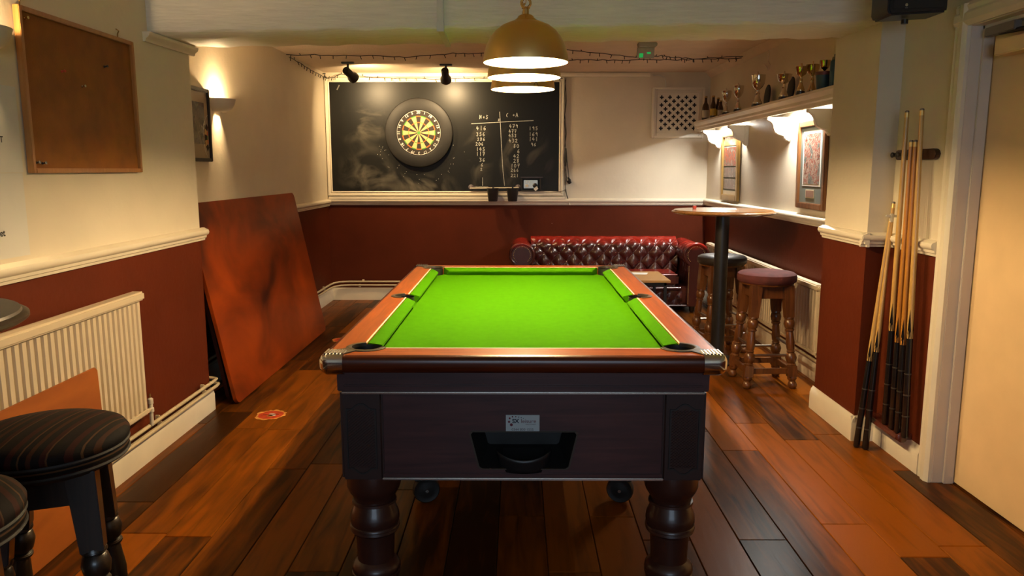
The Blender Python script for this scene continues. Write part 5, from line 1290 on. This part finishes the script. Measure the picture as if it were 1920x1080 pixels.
# arms
def arm(xc, sgn):
    a_ = MB(); n = 40; ny = 36
    rc, zc2, hw_ = .108, .575, .075
    out = [(-hw_, .07), (-hw_, .47)]
    out = []
    for i in range(n + 1):
        a = -PI * .78 + (2 * PI * .78) * i / n
        out.append((rc * math.sin(a) * 1.04, zc2 + rc * math.cos(a)))
    sec = [(-hw_, .07), (-hw_, .30), (-hw_, .45)] + out + [(hw_, .45), (hw_, .30), (hw_, .07)]
    def pt_(u, v):
        i = min(len(sec) - 1, round(u * (len(sec) - 1))); y = SYF + .02 + (SYB - SYF - .03) * v
        rp = .0035 * math.sin(v * ny * 1.15)
        cxx, czz = (0, .5); dx, dz = sec[i][0], sec[i][1] - zc2
        l_ = math.hypot(dx, dz) or 1
        return (xc + sec[i][0] + rp * dx / l_, y, sec[i][1] + rp * dz / l_)
    a_.grid(pt_, len(sec) - 1, 72)
    ar = a_.build('arm', 'leather_ramp', so_, angle=60)
    f = MB(); f.prism([(xc + a, b) for a, b in sec], lambda a, b, d: (a, d, b), SYF + .004, SYF + .03); f.build('arm_front', 'leather_ramp', ar, .008)
    ring = [(xc + rc * 1.05 * math.sin(a), SYF + .012, zc2 + rc * math.cos(a)) for a in [-PI * .80 + 1.6 * PI * i / 30 for i in range(31)]]
    MB().tube(ring, .016, 10).build('scroll_roll', 'leather_ramp', ar)
    nb = MB()
    for i in range(30):
        for s in (-1, 1): nb.ball((xc + s * (hw_ - .008), SYF + .002, .10 + .0125 * i), .0038, 6, 4)
    for i in range(26):
        a = -PI * .76 + 1.52 * PI * i / 25; nb.ball((xc + .082 * math.sin(a), SYF + .002, zc2 + .082 * math.cos(a)), .0038, 6, 4)
    o = nb.build('nail_heads', 'brass', ar); o['kind'] = 'stuff'
arm(SO0 + AW / 2 - .005, -1); arm(SO1 - AW / 2 + .005, 1)
sw = (ix1 - ix0 - .10) / 2
for k in range(2):
    x0_ = ix0 + .05 + k * sw
    cu_ = MB().box(x0_ + .003, x0_ + sw - .003, SYF + .05, 7.80, .255, .385).build('seat_cushion', 'leather', so_, .030, 4)
    MB().box(x0_ + .03, x0_ + sw - .03, SYF + .085, 7.76, .375, .3875).build('red_seat_panel', 'leather_red', cu_, .004)
    MB().tube([(x0_ + .02, SYF + .062, .376), (x0_ + sw - .02, SYF + .062, .376)], .006, 8).build('piping', 'leather_red', cu_)
MB().tube([(ix0 + .04, SYF + .03, .245), (ix1 - .04, SYF + .03, .245)], .016, 10).build('front_roll', 'leather', so_)
def fr_pt(u, v):
    x = ix0 + .02 + (ix1 - ix0 - .04) * u; z = .085 + .135 * v
    tu = (abs(math.sin(PI * (x / .10 + v))) * abs(math.sin(PI * (x / .10 - v)))) ** .55
    return (x, SYF + .05 - .016 * tu, z)
MB().grid(fr_pt, 120, 24).build('front_apron', 'leather', so_, angle=70)
MB().tube([(SO0 + .03, SYF + .03, .075), (SO1 - .03, SYF + .03, .075)], .010, 8).build('base_piping', 'leather', so_)
for x in (SO0 + .12, SO1 - .12):
    for y in (SYF + .10, SYB - .10): MB().lathe([(.018, 0), (.026, .02), (.030, .05), (.026, .075)], 16, Matrix.Translation((x, y, 0))).build('foot', 'darkwood', so_)

# ---------------------------------------------------------------- small table in front of the sofa
a, b_ = on_z(1252, 525, .45), on_z(1235, 509, .45)
tx1, ty0, ty1 = 1.325, 6.52, 7.12
tb = thing('side_table', 'small low table with a light oak top and black metal legs', 'table', (1.07, 6.82, 0))
MB().box(.82, tx1, ty0, ty1, .430, .450).build('table_top', 'mdf', tb, .002)
for bx in ((.85, tx1 - .03, ty0 + .03, ty0 + .05), (.85, tx1 - .03, ty1 - .05, ty1 - .03), (.85, .87, ty0 + .03, ty1 - .03), (tx1 - .05, tx1 - .03, ty0 + .03, ty1 - .03)):
    MB().box(bx[0], bx[1], bx[2], bx[3], .400, .430).build('frame_bar', 'black', tb)
for x in (.86, tx1 - .04):
    for y in (ty0 + .04, ty1 - .04): MB().box(x - .0125, x + .0125, y - .0125, y + .0125, 0, .400).build('leg', 'black', tb)

q = on_z(1198, 513, .45)
tag(MB().add([(q.x + a, q.y + b, z) for z in (.4505, .4515) for a, b in ((-.09, -.05), (.06, -.07), (.09, .05), (-.06, .07))], [(3, 2, 1, 0), (4, 5, 6, 7), (0, 1, 5, 4), (1, 2, 6, 5), (2, 3, 7, 6), (3, 0, 4, 7)]).build('paper_slip', 'paper'), 'white slip of paper lying on the low oak-topped table', 'paper')

# ---------------------------------------------------------------- cue rack and cues
rk = thing('cue_rack', 'mahogany wall clip and tray of the cue rack beside the door', 'cue rack', (XR, 3.64, .13))
cy0, cy1, cz_ = 3.44, 3.80, 1.467
cp_ = MB().prism([(cy0, cz_ - .020), (cy0 + .02, cz_ - .024), (cy1 - .01, cz_ - .024), (cy1, cz_ - .010), (cy1, cz_ + .010), (cy1 - .01, cz_ + .024), (cy0 + .02, cz_ + .024), (cy0, cz_ + .020), (cy0 - .012, cz_)], lambda a, b, d: (XR - d, a, b), 0, .022).build('clip_bar', 'legwood', rk, .005)
for k in range(5): MB().lathe([(.010, 0), (.010, .028), (.013, .030), (.013, .036), (.008, .04)], 12, Matrix.Translation((XR - .02, 3.555 + .052 * k, cz_)) @ Matrix.Rotation(-PI / 2, 4, 'Y')).build('clip_post', 'black', cp_)
MB().prism([(0, .132), (.075, .132), (.080, .140), (.075, .150), (.070, .158), (.004, .158), (0, .165)], lambda a, b, d: (XR - .001 - a, d, b), 3.47, 3.80).build('butt_tray', 'mahog_red', rk, .003)
MB().lathe([(.020, 0), (.024, .004), (.024, .016), (.016, .02)], 16, Matrix.Translation((XR - .055, 3.47, .148)) @ Matrix.Rotation(PI / 2, 4, 'X')).build('tray_boss', 'mahog_red', rk)
def cue(name, label, p0, p1, m, r0=.0165, r1=.0085, splice=.15, butt=.31, group='pool cues', tip='grey_cap', cat='cue'):
    p0, p1 = Vector(p0), Vector(p1); L = (p1 - p0).length; T = Matrix.Translation(p0) @ rot_to(p1 - p0)
    t = thing(name, label, cat, p0, 0, group)
    R = lambda z: r0 + (r1 - r0) * z / L
    MB().lathe([(R(0) * .8, 0), (R(0), .006), (R(butt * L), butt * L)], 16, T).build('butt', 'cue_black', t)
    MB().lathe([(R(butt * L), butt * L), (R(L) , L - .03)], 16, T).build('shaft', m, t)
    # dark four-point splice rising out of the butt
    sp = MB()
    for k in range(4):
        a = PI / 4 + PI / 2 * k
        vs = []
        for j in range(7):
            z = butt * L + (splice * L * .6) * j / 6; w_ = .72 * (1 - j / 6); rr = R(z) + .0004
            for e in (-1, 0, 1): vs.append((rr * math.cos(a + e * w_), rr * math.sin(a + e * w_), z))
        sp.add(vs, [(3 * j + e, 3 * j + e + 1, 3 * j + e + 4, 3 * j + e + 3) for j in range(6) for e in range(2)], T)
    sp.build('splice', 'cue_black', t)
    MB().lathe([(R(L) + .0003, L - .032), (R(L) + .0003, L - .010)], 14, T).build('ferrule', 'brass' , t)
    MB().lathe([(R(L), L - .010), (R(L) * .95, L - .003), (R(L) * .5, L)], 14, T).build('tip', tip, t)
    for k in range(3):
        z = .10 + k * .10
        if z < butt * L - .02: MB().lathe([(R(z) + .0004, z), (R(z) + .0004, z + .006)], 14, T).build('ring_mark', 'pocket_lip', t)
    return t
for (tp, bp_, m, lab) in (((1701, 207), (1660, 788), 'cue_pale', 'tall pale cue in the rack, nearest the pier'), ((1709, 262), (1673, 792), 'cue_amber', 'shorter amber cue in the rack beside the pale one by the pier'), ((1717, 262), (1684, 800), 'cue_amber', 'shorter amber cue in the rack beside the pale one by the door'), ((1729, 203), (1697, 808), 'cue_pale', 'tall pale cue in the rack, nearest the door frame')):
    a = on_x(*tp, XR - .056); b_ = on_x(*bp_, XR - .060)
    cue('pool_cue', lab, (XR - .060, b_.y, .160), tuple(a), m, r1=.0098 if m == 'cue_pale' else .0090)
a = on_z(1622, 843, 0); b_ = on_z(1609, 838, 0)
cue('pool_cue', 'short pale cue standing on the floor against the pier corner', (a.x, a.y, .003), tuple(on_x(1676, 378, 1.845)), 'cue_pale', .0165, .0085, .16, .40)
rs = cue('cue_rest', 'cue rest with a white cross head leaning against the pier corner', (b_.x - .012, b_.y - .005, .003), tuple(on_x(1671, 404, 1.835)), 'cue_pale', .0160, .0085, .16, .38, tip='off_white', cat='cue rest')
q = on_x(1672, 405, 1.833)
MB().box(q.x - .030, q.x + .030, q.y - .006, q.y + .006, q.z - .006, q.z + .006).box(q.x - .008, q.x + .008, q.y - .008, q.y + .008, q.z - .030, q.z + .012).build('cross_head', 'off_white', rs, .003)

# ---------------------------------------------------------------- speaker high on the right wall
a, b_ = on_y(1665, 20, 3.3), on_y(1777, 20, 3.3)
sk_ = thing('loudspeaker', 'black loudspeaker mounted high beside the beam', 'speaker', (1.65, 3.35, 2.04))
MB().prism([(a.x + .012, 2.028), (b_.x - .002, 2.042), (b_.x, 2.06), (b_.x, 2.26), (b_.x - .01, 2.272), (a.x + .01, 2.272), (a.x, 2.26), (a.x, 2.05)], lambda p_, q_, d: (p_, d, q_), 3.30, 3.46).build('cabinet', 'black', sk_, .008)
MB().prism([(a.x + .018, 2.052), (b_.x - .014, 2.058), (b_.x - .014, 2.255), (a.x + .018, 2.255)], lambda p_, q_, d: (p_, d, q_), 3.296, 3.302).build('grille', 'black_matt', sk_, .002)
MB().tube([(1.65, 3.40, 2.03), (1.65, 3.40, 2.012)], .014, 10).build('bracket_knob', 'black', sk_)
MB().tube([(1.74, 3.40, 2.15), (XR + .0, 3.44, 2.15)], .018, 10).build('wall_bracket', 'black', sk_)
q = on_y(1700, 9, 3.295)
MB().lathe([(.0001, .0), (.006, 0), (.006, .001), (.0001, .0012)], 16, Matrix.Translation((q.x, 3.2955, q.z)) @ Matrix.Rotation(PI / 2, 4, 'X'), cap=False).build('badge', 'alu', sk_)
MB().box(q.x - .005, q.x + .005, 3.2945, 3.296, q.z - .013, q.z - .010).build('badge_line', 'grey_cap', sk_)
